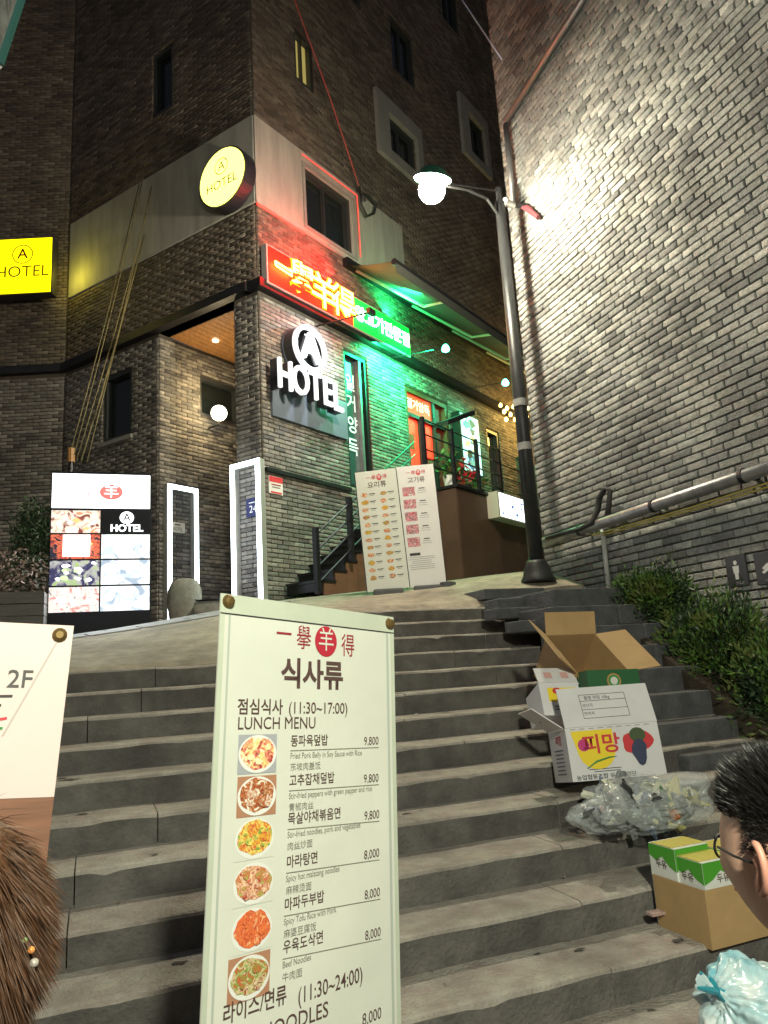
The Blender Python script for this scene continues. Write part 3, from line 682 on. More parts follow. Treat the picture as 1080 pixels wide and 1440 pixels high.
# ---- light frames at the entrance
def light_frame(pl, a0, a1, z0, z1, off, label):
    t = thing('portal_light', label, 'light frame', pl.P(a0, z0, off), 'lit portal frames at the hotel entrance')
    m = em('cool_white_tube', (.9, .95, 1), (.80, .93, 1), 6.0); w_ = .07
    for (p, q, r, s) in ((a0, a0+w_, z0, z1), (a1-w_, a1, z0, z1), (a0+w_+.002, a1-w_-.002, z1-w_, z1)):
        m_ = MB(); pl.box(m_, p, q, r, s, off+.10, off+.115); m_.build('light_tube', m, t)
        m_ = MB(); pl.box(m_, p-.002, q+.002, r, s+.002, off, off+.098); m_.build('frame_rail', mat('pale_aluminium', (.45, .45, .42), .4, .5), t)
    return t
b0, zz1 = LF.px(371, 642, .05); b1, zz0 = LF.px(329, 652, .05)
light_frame(LF, b0+.02, b1, 2.48, zz1-.03, .02, 'white glowing portal frame on the corner pillar right of the entrance')
b0, zz1 = RS.px(231, 681, .05); b1, zz0 = RS.px(274, 686, .05)
light_frame(RS, b0+.01, b1, gz(*RS.P(b0, 0).xy)+.0, zz1, .02, 'white glowing portal frame on the wall behind the stone chair')
lamp('frame_glow', 'AREA', LF.P(.3, 3.6, .5), 5, (.85, .93, 1), None, .3, LF.P(.3, 3.6, 0), sy=1.6).parent = None
# plates
def plate(pl, x0, y0, x1, y1, off, name, label, cat, m, base=None):
    a0, z1 = pl.px(x0, y0, off); a1, z0 = pl.px(x1, y1, off); a0, a1 = min(a0, a1), max(a0, a1)
    t = thing(name, label, cat, pl.P(a0, z0, 0)); m_ = MB(); pl.box(m_, a0, a1, min(z0, z1), max(z0, z1), .016, off); m_.build('board', m, t)
    return t, pl.P((a0+a1)/2, (z0+z1)/2, off+.004), a1-a0, abs(z1-z0)
t, c, w_, h_ = plate(LF, 346, 702, 366, 724, .03, 'number_plate', 'dark blue house number plate inside the right light frame', 'plate', mat('navy_enamel', (.015, .02, .09), .4))
text('24', h_*.55, c-Z*h_*.12, -LF.u, Z, white, 'number', t); text('중앙로', h_*.25, c+Z*h_*.28, -LF.u, Z, white, 'lettering', t) if False else None
m_ = MB(); m_.quad(c+Z*h_*.22-LF.u*-w_*.3, c+Z*h_*.22+LF.u*-w_*.3, c+Z*h_*.27+LF.u*-w_*.3, c+Z*h_*.27-LF.u*-w_*.3); m_.build('print_line', white, t)
t, c, w_, h_ = plate(RF, 378, 668, 398, 697, .03, 'notice_board', 'small red and white notice on the brick below the ledge', 'notice', mat('white_plastic', (.7, .68, .66), .5))
def strip(c, u, v, x, y, w_, h_, m, parent, name='print_line'):
    m_ = MB(); p = V(c)+u*x+v*y; m_.quad(p-u*w_/2-v*h_/2, p+u*w_/2-v*h_/2, p+u*w_/2+v*h_/2, p-u*w_/2+v*h_/2); return m_.build(name, m, parent)
strip(c, RF.u, Z, 0, h_*.32, w_*.98, h_*.32, redink, t); strip(c, RF.u, Z, 0, -h_*.42, w_*.8, h_*.10, redink, t)
strip(c, RF.u, Z, .0, h_*.02, w_*.7, h_*.07, inkr, t); strip(c, RF.u, Z, .0, -h_*.13, w_*.6, h_*.05, ink, t)
t, c, w_, h_ = plate(RS, 239, 733, 260, 750, .05, 'name_plate', 'small white hotel plate on brick inside the left light frame', 'plate', mat('cream_plate', (.55, .52, .45), .5))
text('HOTEL', h_*.5, c-Z*h_*.2, RF.u, Z, ink, 'lettering', t, sx=.8); strip(c, RF.u, Z, 0, h_*.25, w_*.4, h_*.12, ink, t)
# globe lamp on the recess wall
ga = RS.px(308, 581, .28); g = RS.P(ga[0], ga[1], .28)
t = thing('globe_lamp', 'round white glowing globe lamp beside the entrance window', 'lamp', g-Z*.14)
bm = bmesh.new(); bmesh.ops.create_uvsphere(bm, u_segments=24, v_segments=16, radius=.135); me = bpy.data.meshes.new('globe'); bm.to_mesh(me); bm.free(); me.shade_smooth()
me.materials.append(em('globe_glass', (.9, .85, .7), (1, .93, .72), 4)); o = bpy.data.objects.new('globe', me); col.objects.link(o); o.parent = t; o.location = (0, 0, .14)
MB().tube([g-Z*.13, g-Z*.2, RS.P(ga[0], ga[1]-.2, 0)], .015, 6).build('bracket', darkst, t)
lamp('globe_light', 'POINT', g-RS.u*.25+RS.n*.3, 42, (1, .78, .42), t, .14)

# ---- awning over the alley door
aw0 = 1.55; aw1 = 9.4; zw = 8.42; off0, off1 = .06, 1.45
p_ = RF.px(552, 368, 1.45); p2_ = RF.px(745, 518, 1.45); zo = p_[1]; aws = p_[0]; awe = p2_[0]
zw = RF.px(492, 372, .1)[1]; a0 = RF.px(492, 372, .1)[0]
zo2 = p2_[1]
t = thing('awning', 'dark folding arm awning stretched out above the alley side door', 'awning', RF.P(a0, zw, 0))
cloth = mat('dark_green_awning_cloth', (.05, .055, .045), .8, var=.15, vs=3)
mb = MB(); nn = 24; vs = []
for i in range(nn+1):
    s = i/nn; 
    for j in range(7):
        q = j/6; a = (a0+(aws-a0)*q)*(1-s)+((a0+5.9)+(awe-a0-5.9)*q)*s; o_ = off0+(off1-off0)*q; z = zw+(zo-zw)*q-.10*sin(pi*q)*.3+.02*sin(s*30)*q
        vs.append(RF.P(a, z, o_))
fs = [(i*7+j, (i+1)*7+j, (i+1)*7+j+1, i*7+j+1) for i in range(nn) for j in range(6)]
mb.add(vs, fs); ns = len(vs); mb.add([v+Z*.006 for v in vs], [f[::-1] for f in fs])
mb.build('awning_cloth', cloth, t)
mb = MB(); mb.tube([RF.P(aws, zo, off1+.02), RF.P(awe, zo, off1+.02)], .05, 8); mb.build('front_bar', darkst, t)
mb = MB(); RF.box(mb, a0-.1, a0+6.0, zw-.05, zw+.1, .02, .13); mb.build('cassette', darkst, t)
mb = MB(); mb.add([RF.P(aws, zo-.02, off1+.05), RF.P(awe, zo-.02, off1+.05), RF.P(awe, zo-.2, off1+.06), RF.P(aws, zo-.2, off1+.06)], [(0, 1, 2, 3)]); mb.add([RF.P(aws, zo-.02, off1+.056), RF.P(awe, zo-.02, off1+.056), RF.P(awe, zo-.2, off1+.066), RF.P(aws, zo-.2, off1+.066)], [(3, 2, 1, 0)]); mb.build('valance', cloth, t)
armm = mat('cream_arm_paint', (.55, .50, .40), .4)
for s in (.15, 1.9, 3.4, 4.9):
    A1 = RF.P(a0+s, zw-.06, .12); A2 = RF.P(a0+s+1.15, (zw+zo)/2-.14, .75); A3 = RF.P(a0+s+.75, zo-.05, off1)
    MB().tube([A1, A2], .028, 6).tube([A2, A3], .022, 6).build('folding_arm', armm, t)
# green bulbs on stalks
for i, (x, y, lb) in enumerate(((628, 491, 'green spot bulb on a thin stalk, nearer the green neon sign'), (712, 539, 'green spot bulb on a thin stalk, nearer the street lamp pole'))):
    a, z = RF.px(x, y, 1.0); P = RF.P(a, z, 1.0)
    t = thing('spot_bulb', lb, 'lamp', P, 'green spot bulbs under the awning')
    MB().tube([RF.P(a-.35, z+.02, .02), P+Z*.03], .009, 5).build('stalk', darkst, t)
    MB().lathe(P-RF.n*.02, [(.03, .09), (.06, .05), (.075, 0), (.06, -.03), (.02, -.05)][::-1], 14, Z).build('bulb', em('green_bulb', (.1, .9, .5), (.08, 1, .55), 14), t)
    lamp('bulb_light', 'SPOT', P-Z*.07, 150, (.05, 1, .45), t, .04, RF.P(a-.4, z-1.6, .2), radians(120), .8)
# string lights
sl = thing('string_lights', 'warm string of small bulbs glowing under the far end of the awning', 'string lights', RF.P(8.3, 7.4, .6))
bpts = [(704, 570), (713, 574), (722, 572), (731, 569), (709, 579), (718, 583), (727, 581), (736, 578), (742, 574), (712, 590), (724, 590), (733, 590), (741, 586), (730, 598), (740, 597)]
wires = []
for i, (x, y) in enumerate(bpts):
    o_ = .4+.5*((i*7) % 5)/5; a, z = RF.px(x, y, o_); P = RF.P(a, z, o_); wires.append(P)
    MB().lathe(P, [(.012, -.045), (.038, -.02), (.036, .02), (.014, .05)], 8).build('bulb', em('warm_bulb', (1, .8, .4), (1, .62, .15), 9), sl)
MB().tube([p+Z*.06 for p in wires], .006, 4).build('wire', black, sl)
lamp('string_glow', 'POINT', RF.P(8.6, 7.0, .75), 75, (1, .62, .15), sl, .3)
lamp('string_glow', 'POINT', RF.P(7.6, 6.9, .7), 30, (1, .62, .15), sl, .3)

# ---- platform, railing, stair to the door
p0a, p0z = RF.px(642, 681, 1.2); ptop = p0z
pf = thing('entrance_platform', 'brown painted steel terrace box in front of the alley door', 'platform', RF.P(p0a, 2.9, .6))
pend = p0a+5.2; pst = p0a-.0
mb = MB(); RF.box(mb, pst, pend, 1.9, ptop-.05, .05, 1.18); mb.build('core', brownp, pf)
npn = 4
for i in range(npn):
    a = pst+(pend-pst)*i/npn; b = pst+(pend-pst)*(i+1)/npn
    m_ = MB(); RF.box(m_, a+.004, b-.004, 2.2, ptop-.06, 1.182, 1.20); m_.build('side_panel', brownp, pf)
m_ = MB(); m_.hexa(RF.P(pst-.004, 2.1, .06), RF.n*1.13, Z*(ptop-.06-2.1), -RF.u*.018); m_.build('side_panel', brownp, pf)
m_ = MB(); RF.box(m_, pst-.05, pend, ptop-.048, ptop, .03, 1.24); m_.build('deck', darkst, pf)
rl = thing('railing', 'black metal railing along the terrace edge in front of the red door', 'railing', RF.P(pst, ptop, 1.2))
rh = .98
for i in range(7):
    a = pst+.02+i*.85; m_ = MB(); RF.box(m_, a-.03, a+.03, ptop+.002, ptop+rh, 1.13, 1.19); m_.build('post', darkst, rl)
for j in range(4):
    z = ptop+.2+j*.25; MB().tube([RF.P(pst-.9, z, 1.16), RF.P(pst+5.15, z, 1.16)], .014, 6).build('rail', darkst, rl)
m_ = MB(); RF.box(m_, pst-.9, pst-.84, ptop-.6, ptop+rh, 1.13, 1.19); m_.build('post', darkst, rl)
a, z = RF.px(620, 597, .9); a2, z2 = RF.px(658, 583, .9)
m_ = MB().hexa(RF.P(a, z-.04, .75), RF.P(a2, z2, .75)-RF.P(a, z, .75), RF.n*.3, Z*.09)
tag(m_.build('door_canopy_arm', darkst, loc=RF.P(a, z, .75)), 'dark steel bar jutting out between the red door and the light box', 'bar')
# side stair along the front
ss = thing('metal_stair', 'narrow steel staircase with brown side climbing along the brick front', 'staircase', RF.P(.7, 2.6, .5))
sa0 = .32; nst = 12; ra = (pst-sa0)/nst; rz = (ptop-2.62)/nst
for i in range(nst):
    a = sa0+i*ra; z = 2.62+i*rz
    m_ = MB(); RF.box(m_, a, a+ra+.06, z+rz-.035, z+rz, .05, .72); m_.build('tread', darkst, ss)
    m_ = MB(); RF.box(m_, a+.02, a+.04, z+.002, z+rz-.037, .06, .70); m_.build('riser', darkst, ss)
mb = MB()
for i in range(nst):
    a = sa0+i*ra; RF.box(mb, a+.06, a+ra+.06-.002, 2.1, 2.62+i*rz+rz-.04, .68, .705)
mb.build('stringer', mat('rust_brown_side', (.17, .085, .05), .6, var=.25), ss)
for (x, y0, y1) in ((443, 742, 835), (490, 700, 790)):
    a, zt_ = RF.px(x, y0, .75); zb_ = RF.px(x, y1, .75)[1]; m_ = MB(); RF.box(m_, a-.035, a+.035, zb_, zt_, .722, .79); m_.build('post', darkst, ss)
aA, zA = RF.px(443, 748, .76); aB, zB = RF.px(490, 704, .76); kx = (zB-zA)/(aB-aA)
for j in range(4):
    dz_ = -.05-.22*j; MB().tube([RF.P(aA, zA+dz_, .756), RF.P(aA+2.6, zA+dz_+kx*2.6, .756)], .014, 6).build('rail', darkst, ss)

# ---- light boxes
def shapes(c, u, v, w_, h_, cols, n, parent, seed, r0=.05, r1=.2, name='print_shape'):
    r = random.Random(seed)
    for i in range(n):
        s = r.uniform(r0, r1)*min(w_, h_); x, y = r.uniform(-1, 1)*max(0, w_*.46-s*1.6), r.uniform(-1, 1)*max(0, h_*.47-s); k = r.randint(5, 9)
        nn_ = u.cross(v); base = V(c)+u*x+v*y+nn_*(.0008*(i+1))
        an = [2*pi*j/k for j in range(k)]
        vs = [base+(u*cos(q)*s*r.uniform(.6, 1.5)+v*sin(q)*s*r.uniform(.4, 1)) for q in an]
        MB().add(vs, [tuple(range(k))]).build(name, r.choice(cols), parent)
cw1 = em('cyan_light_panel', (.7, .9, .95), (.55, .85, .92), .8)
t, c, w_, h_ = plate(RF, 645, 577, 680, 672, .2, 'menu_light_box', 'tall narrow lit menu box on the wall right of the red door', 'light box', darkst)
strip(c, RF.u, Z, 0, 0, w_*.9, h_*.95, cw1, t, 'light_panel')
shapes(c+RF.n*.004, RF.u, Z, w_, h_, [em('print_blue', (.1, .2, .3), (.1, .3, .45), .35), em('print_teal', (.1, .3, .3), (.3, .5, .5), .5), em('print_pale', (.8, .8, .8), (.9, .95, 1), 1.3), em('print_amber', (.6, .4, .1), (.9, .7, .3), .7), mat('print_dark', (.05, .08, .1), .5)], 26, t, 5, .06, .2)
t, c, w_, h_ = plate(RF, 699, 690, 760, 742, 1.42, 'lit_billboard', 'white glowing billboard low on the alley side behind the lamp pole', 'light box', mat('box_side_cream', (.5, .48, .4), .6))
strip(c, RF.u, Z, 0, 0, w_*.94, h_*.9, em('bright_white_panel', (.9, .95, 1), (.85, .95, 1), 2.2), t, 'light_panel')
shapes(c+RF.n*.004-RF.u*w_*.18, RF.u, Z, w_*.6, h_, [em('ink_blue_print', (.1, .2, .4), (.1, .2, .45), .5), em('pale_blue_print', (.4, .6, .8), (.5, .7, .9), 1.0)], 16, t, 9, .04, .12)
# pots on the terrace
def leaf_cloud(name, c, rad, n, size, m, parent=None, seed=1, up=.3, flat=1.):
    r = random.Random(seed); mb = MB(); mb_m = m if isinstance(m, list) else [m]
    for i in range(n):
        d = V((r.gauss(0, 1), r.gauss(0, 1), r.gauss(0, 1))).normalized(); q = r.random()**.45
        p = V(c)+V((d.x*rad[0], d.y*rad[1], d.z*rad[2]))*q*(1+.25*mnoise.noise(d*2.3+V((seed, 0, 0))))
        e = V((r.gauss(0, 1), r.gauss(0, 1), r.gauss(0, 1)+up)).normalized(); f = e.orthogonal().normalized(); f = Matrix.Rotation(r.random()*6.3, 3, e)@f; s = size*r.uniform(.5, 1.4)
        mb.add([p, p+e*s*.5+f*s*.22*flat, p+e*s, p+e*s*.5-f*s*.22*flat], [(0, 1, 2, 3)], r.randrange(len(mb_m)))
    return mb.build(name, m, parent) if parent else mb
leafg = mat('leaf_green', (.08, .16, .03), .5); leafd = mat('leaf_dark_green', (.02, .045, .015), .5); leafy = mat('leaf_yellow_green', (.10, .13, .03), .5); leafred = mat('red_petal', (.6, .01, .04), .5, emit=(1, 0, .05), es=.0)
def pot_plant(P, h, r, pm, lm, label, seed, n=160, s=.11, cr=(.2, .2, .22)):
    t = thing('potted_plant', label, 'plant', P)
    MB().lathe(P, [(r*.75, 0), (r, h), (r*.88, h), (r*.8, h*.9)], 16).build('pot', pm, t); leaf_cloud('foliage', P+Z*(h+cr[2]*.8), cr, n, s, lm, t, seed)
a, z = RF.px(652, 684, .95); pot_plant(RF.P(a+.15, ptop+.002, .85), .16, .16, mat('dark_pot', (.04, .03, .03), .5), [leafred, leafred, leafd], 'red flowering pot plant behind the terrace railing', 3, 220, .12, (.27, .2, .26))
a, z = RF.px(614, 680, 1.0); pot_plant(RF.P(pst+.12, ptop+.002, 1.0), .2, .11, white, [leafg, leafd], 'green plant in a white pot at the terrace corner', 4, 160, .12, (.22, .2, .25))
pot_plant(RF.P(pst+1.3, ptop+.002, .9), .15, .13, MATS['dark_pot'], [leafd, leafg], 'low green plant in dark pot behind the middle of the terrace railing', 6, 120, .12, (.3, .2, .16))

# ================================================================== MENU BANNER STANDS (two by the terrace)
FOODC = [[(.45, .07, .03), (.6, .25, .08), (.75, .65, .5)], [(.5, .12, .02), (.7, .4, .05), (.2, .3, .05)], [(.55, .1, .06), (.7, .5, .3), (.25, .05, .02)], [(.3, .08, .03), (.6, .3, .1), (.15, .25, .04)]]
def food_mat(name, cols, scale):
    if name in MATS: return MATS[name]
    m = bpy.data.materials.new(name); m.use_nodes = True; n = m.node_tree; b = n.nodes['Principled BSDF']; b.inputs['Roughness'].default_value = .55
    g = n.nodes.new('ShaderNodeNewGeometry'); v = n.nodes.new('ShaderNodeTexNoise'); v.inputs['Scale'].default_value = scale; v.inputs['Detail'].default_value = 3; v.inputs['Distortion'].default_value = 1.4
    n.links.new(g.outputs['Position'], v.inputs['Vector']); r = n.nodes.new('ShaderNodeValToRGB'); cr = r.color_ramp
    cr.elements[0].position = .36; cr.elements[1].position = .64; cr.elements[0].color = (*cols[0], 1); cr.elements[1].color = (*cols[-1], 1)
    for i, c in enumerate(cols[1:-1]): e = cr.elements.new(.36+.28*(i+1)/(len(cols)-1)); e.color = (*c, 1)
    n.links.new(v.outputs['Fac'], r.inputs[0]); n.links.new(r.outputs[0], b.inputs['Base Color']); MATS[name] = m; return m
def banner_logo(cfun, t, x, y, s, m1, m2, u, v, n):
    c = cfun(x, y)
    for i, ch in enumerate('一擧 得'):
        if ch != ' ': text(ch, s, c+u*s*1.12*(i-1.6)+n*.0006, u, v, m1, 'logo_character', t)
    MB().disc(c+u*s*.45+n*.0006, u*s*.54, v*s*.66, 26).build('logo_disc', m1, t)
    text('羊', s*.95, c+u*s*.45+n*.0012, u, v, m2, 'logo_character', t)
def stand_banner(p00, p10, p01, label, seed, kind):
    """p00 top left, p10 top right, p01 bottom left"""
    u = (p10-p00); W = u.length; u = u.normalized(); dn = (p01-p00); H = dn.length; dn = dn.normalized(); v = -dn; n = u.cross(v).normalized()
    if n.dot(EYE-p00) < 0: n = -n
    t = thing('menu_banner', label, 'banner', p01+u*W/2-n*.1, 'pair of tall menu banners by the terrace')
    m_ = MB(); m_.hexa(p00, u*W, dn*H, -n*.012); m_.build('banner_sheet', vinyl if kind == 0 else mat('cool_white_vinyl', (.70, .68, .68), .45, var=.06), t)
    C = lambda x, y: p00+u*x*W+dn*y*H+n*.001
    m_ = MB(); m_.tube([p00-n*.03, p00+dn*H-n*.03], .012, 6).tube([p00+u*W-n*.03, p00+u*W+dn*H-n*.03], .012, 6); m_.build('support_rod', darkst, t)
    banner_logo(C, t, .52, .06, W*.12, redink, white, u, v, n)
    text('요리류' if kind == 0 else '고기류', W*.17, C(.5, .125), u, v, inkbr, 'heading', t, off=.01)
    r = random.Random(seed)
    if kind == 0:
        for i in range(12):
            for j in range(2):
                c = C(.17+.46*j, .20+i*.063); rw = W*.085
                fm = food_mat('food_print_%d' % ((i+j*3) % 4), FOODC[(i+j*3) % 4], 34)
                k = 9; MB().add([c+(u*cos(2*pi*q/k)*rw*r.uniform(.75, 1.25)+v*sin(2*pi*q/k)*rw*r.uniform(.6, 1)*.8) for q in range(k)], [tuple(range(k))]).build('food_picture', fm, t)
                strip(C(.17+.46*j+.19, .195+i*.063), u, v, 0, 0, W*.15, H*.007, ink, t); strip(C(.17+.46*j+.19, .208+i*.063), u, v, 0, 0, W*.10, H*.004, mat('grey_ink', (.25, .25, .25), .6), t)
    else:
        for i in range(5):
            c = C(.27, .215+i*.105); fm = food_mat('meat_print', [(.45, .06, .09), (.75, .35, .38), (.12, .02, .04), (.8, .6, .6)], 22)
            strip(c, u, v, 0, 0, W*.33, H*.075, fm, t, 'food_picture')
            for q in range(3): strip(C(.62, .195+i*.105+q*.018), u, v, 0, 0, W*(.16, .22, .26)[q], H*(.008, .004, .003)[q], (ink, MATS['grey_ink'], MATS['grey_ink'])[q], t)
        strip(C(.27, .735), u, v, 0, 0, W*.28, H*.022, ink, t)
        for q in range(7): strip(C(.43, .76+q*.016), u, v, 0, 0, W*r.uniform(.5, .7), H*.0035, MATS['grey_ink'], t)
    # weighted foot
    base = p01+u*W*.5; nf = V((n.x, n.y, 0)).normalized(); uf_ = V((u.x, u.y, 0)).normalized()
    m_ = MB(); m_.box(base-nf*.08-Z*.035, W*.72, .34, .09, (uf_, nf, Z)); m_.build('weight_base', mat('dark_grey_plastic', (.10, .10, .105), .6, var=.3), t, bevel=.025)
d0 = 9.0
stand_banner(at(499, 665, 9.2), at(556, 658, 9.2), at(517, 833, 8.9), 'cream menu banner of dishes in two columns, left of the pair', 1, 0)
stand_banner(at(557, 657, 9.3), at(609, 652, 9.3), at(574, 827, 9.0), 'white menu banner of raw meat pictures, right of the pair', 2, 1)
P = at(630, 823, 8.95); tag(MB().box(P, .16, .14, .08, (RF.u, RF.n, Z)).build('stone_block', graniteb, loc=P-Z*.04, bevel=.012), 'small grey block on the ground right of the two menu banners', 'block')

# ================================================================== LED TOTEM AND PLANTERS (left)
A = at(65, 900, 8.8); B = at(212, 888, 9.2); u = (B-A); W = u.length; u = V((u.x, u.y, 0)).normalized(); n = u.cross(Z); 
if n.dot(EYE-A) < 0: n = -n
tz0 = gz(A.x, A.y)-.02; ztop = at(65, 648, 8.8).z; H = ztop-tz0
tt = thing('led_totem', 'tall glowing advertising display with food and room pictures beside the hotel wall', 'display', V((A.x, A.y, tz0))+u*W/2-n*.12)
o0 = V((A.x, A.y, tz0)); m_ = MB(); m_.hexa(o0, u*W, Z*H, -n*.22); m_.build('cabinet', mat('black_cabinet', (.008, .009, .014), .6, spec=.2), tt, bevel=.01)
TP = lambda x, y, o_=.004: o0+u*x*W+Z*y*H+n*o_
def tile(x0, x1, y0, y1, m, name='screen_tile'):
    m_ = MB(); m_.hexa(TP(x0, y0, .001), u*(x1-x0)*W, Z*(y1-y0)*H, n*.006); return m_.build(name, m, tt)
dw = em('display_white', (.95, .97, 1), (.93, .97, 1), 1.6); dc = em('display_cool_white', (.9, .95, 1), (.78, .90, 1), 1.0)
tile(.01, .985, .775, .985, dw)
c = TP(.59, .875, .010); pk = em('display_faint_red', (.5, .1, .1), (1, .22, .2), .55)
m_ = MB(); m_.ring(c, u*.14, Z*.10, .0, 24); m_.build('logo_disc', pk, tt)
text('羊', .19, c+n*.002, u, Z, dw, 'logo_character', tt); text('擧', .17, c-u*.27, u, Z, em('display_fainter', (.6, .3, .3), (1, .5, .5), .5), 'logo_character', tt); text('得', .17, c+u*.27, u, Z, MATS['display_fainter'], 'logo_character', tt)
def em_noise(name, cols, scale, s):
    if name in MATS: return MATS[name]
    m = food_mat(name, cols, scale); n_ = m.node_tree; b = n_.nodes['Principled BSDF']; rr = [x for x in n_.nodes if x.type == 'VALTORGB'][0]
    n_.links.new(rr.outputs[0], b.inputs['Emission Color']); b.inputs['Emission Strength'].default_value = s; return m
rows = [(.625, .76), (.47, .615), (.315, .46), (.16, .305)]
foodcols = [[(.25, .06, .05), (.9, .75, .65), (1, 1, 1), (.8, .35, .2)], [(.02, .02, .06), (.5, .08, .05), (.85, .2, .1), (.02, .02, .05)], [(.03, .03, .12), (.05, .05, .15), (.5, .5, .55), (.4, .6, .2)], [(.8, .3, .3), (.95, .85, .85), (.9, .9, .95), (.35, .3, .3)]]
for i, (y0, y1) in enumerate(rows):
    tile(.01, .485, y0, y1, em_noise('display_food_%d' % i, foodcols[i], (7, 9, 6, 8)[i], .38))
    if i: tile(.50, .985, y0, y1, em_noise('display_room_%d' % i, [(.35, .45, .6), (.85, .92, 1), (.9, .95, 1), (1, 1, 1)], 4.2, .5))
for i, (y0, y1) in enumerate(rows):   # pictures on the tiles
    sd = random.Random(50+i); c = TP(.25, (y0+y1)/2, .0085)
    cols = [[em('dish_white', (.9, .9, .9), (1, .97, .95), 1.7), em('dish_orange', (.8, .4, .15), (1, .45, .2), .8), em('dish_pink', (.8, .4, .4), (1, .5, .5), .9)], [em('dish_red', (.7, .15, .1), (1, .2, .12), .8), MATS['dish_orange'] if 'dish_orange' in MATS else None, em('dish_red', (.7, .15, .1), (1, .2, .12), .8)], [em('dish_leaf', (.4, .6, .3), (.55, .75, .4), .8), MATS['dish_white'] if 'dish_white' in MATS else None], [MATS.get('dish_pink'), MATS.get('dish_white')]][i]
    cols = [q for q in cols if q]
    shapes(c, u, Z, W*.46, (y1-y0)*H, cols, 12, tt, 60+i, .05, .17, 'picture_shape')
c = TP(.25, .545, .024); m_ = MB(); m_.hexa(c-u*W*.12-Z*.13, u*W*.26, Z*.27, n*.003); m_.build('picture_shape', dw, tt, bevel=.0)
gry = em('display_grey_blue', (.5, .6, .7), (.42, .52, .66), .8)
for (x, y, w2, h2) in ((.57, .50, .12, .05), (.86, .50, .05, .08), (.75, .36, .16, .02), (.83, .385, .12, .018), (.78, .22, .14, .016), (.84, .245, .1, .014)):
    c = TP(x, y, .009); MB().add([c-u*w2*W/2, c+u*w2*W/2-Z*.02, c+u*w2*W*.35+Z*h2*H, c-u*w2*W*.3+Z*h2*H*.8], [(0, 1, 2, 3)]).build('picture_shape', gry, tt)
c = TP(.75, .692, .008); m_ = MB(); m_.ring(c+Z*.055, u*.085, Z*.08, .0, 26); m_.build('logo_ring', dw, tt); text('A', .14, c+Z*.055+n*.003, u, Z, MATS['black_cabinet'], 'letter', tt, off=.012)
text('HOTEL', .125, c-Z*.085+n*.003, u, Z, dw, 'letter', tt, off=.03)
lamp('display_glow', 'AREA', TP(.5, .5, .25), 26, (.85, .93, 1), tt, 1.0, TP(.5, .3, 3), sy=1.6)
# insulator post behind
P = at(100, 650, 10.2); t = thing('guy_anchor', 'short brown capped post standing up behind the glowing display', 'post', V((P.x, P.y, gz(P.x, P.y))))
MB().tube([V((P.x, P.y, gz(P.x, P.y))), P], .035, 8).build('post', darkst, t); MB().tube([P, P+Z*.2], .05, 8).build('cap', mat('orange_cap', (.4, .2, .06), .5), t)
# cables from the upper window down to the anchor
ccol = mat('ochre_cable_sleeve', (.17, .14, .06), .6)
for i, (x0, y0, x1, y1) in enumerate(((196, 258, 98, 640), (206, 300, 108, 645), (203, 330, 114, 648), (213, 262, 122, 650), (200, 255, 104, 640))):
    s_, z_ = LF.px(x0, y0, .08); Pt = LF.P(s_, z_, .08); Pb = at(x1, y1, 10.2)
    mid = (Pt+Pb)/2-Z*.12; path([Pt, Pt*.75+Pb*.25-Z*.08, mid, Pt*.25+Pb*.75-Z*.08, Pb], .009 if i != 2 else .013, 'cable', ccol, 'ochre cable falling from the hotel band to the post behind the display', 'cable', 6, 'bundle of cables down the hotel side')
# planters
P = at(20, 885, 8.3); gzp = gz(P.x, P.y); t = thing('wooden_planter', 'grey slatted wooden planter box full of pale blossom at the left edge', 'planter', V((P.x-.1, P.y, gzp)))
pu, pn = u, n; o_ = V((P.x-.55, P.y, gzp))
plank = mat('weathered_plank', (.10, .095, .085), .8, var=.4, vs=4, stretch=(2, 2, 14), bump=.3)
for i in range(4): MB().hexa(o_+Z*(.02+.14*i), pu*.85, -pn*.03, Z*.13).build('plank', plank, t)
for i in range(4): MB().hexa(o_+pu*.82-pn*.032+Z*(.02+.14*i), -pn*.36, pu*.03, Z*.13).build('plank', plank, t)
MB().hexa(o_+pu*.02-pn*.04+Z*.45, pu*.78, -pn*.34, Z*.06).build('soil', mat('soil', (.04, .03, .02), .9), t)
leaf_cloud('blossom', o_+pu*.45-pn*.2+Z*.80, (.48, .28, .30), 900, .06, [mat('dusty_pink_petal', (.34, .26, .24), .7), mat('brown_petal', (.16, .11, .08), .7), leafd], t, 11)
P = at(42, 880, 8.9); gzp = gz(P.x, P.y); t = thing('conifer', 'dark bushy conifer standing behind the wooden planter', 'tree', V((P.x, P.y, gzp)))
MB().tube([V((P.x, P.y, gzp)), V((P.x, P.y, gzp+1.1))], [.04, .025], 8).build('trunk', mat('bark', (.06, .045, .03), .9), t)
mbc = leaf_cloud('x', V((P.x, P.y, gzp+1.22)), (.27, .27, .55), 2600, .075, [leafd, leafg, leafd], None, 21, up=.9, flat=.6); mbc.build('crown', [leafd, mat('conifer_green', (.035, .075, .03), .5), leafd], t)
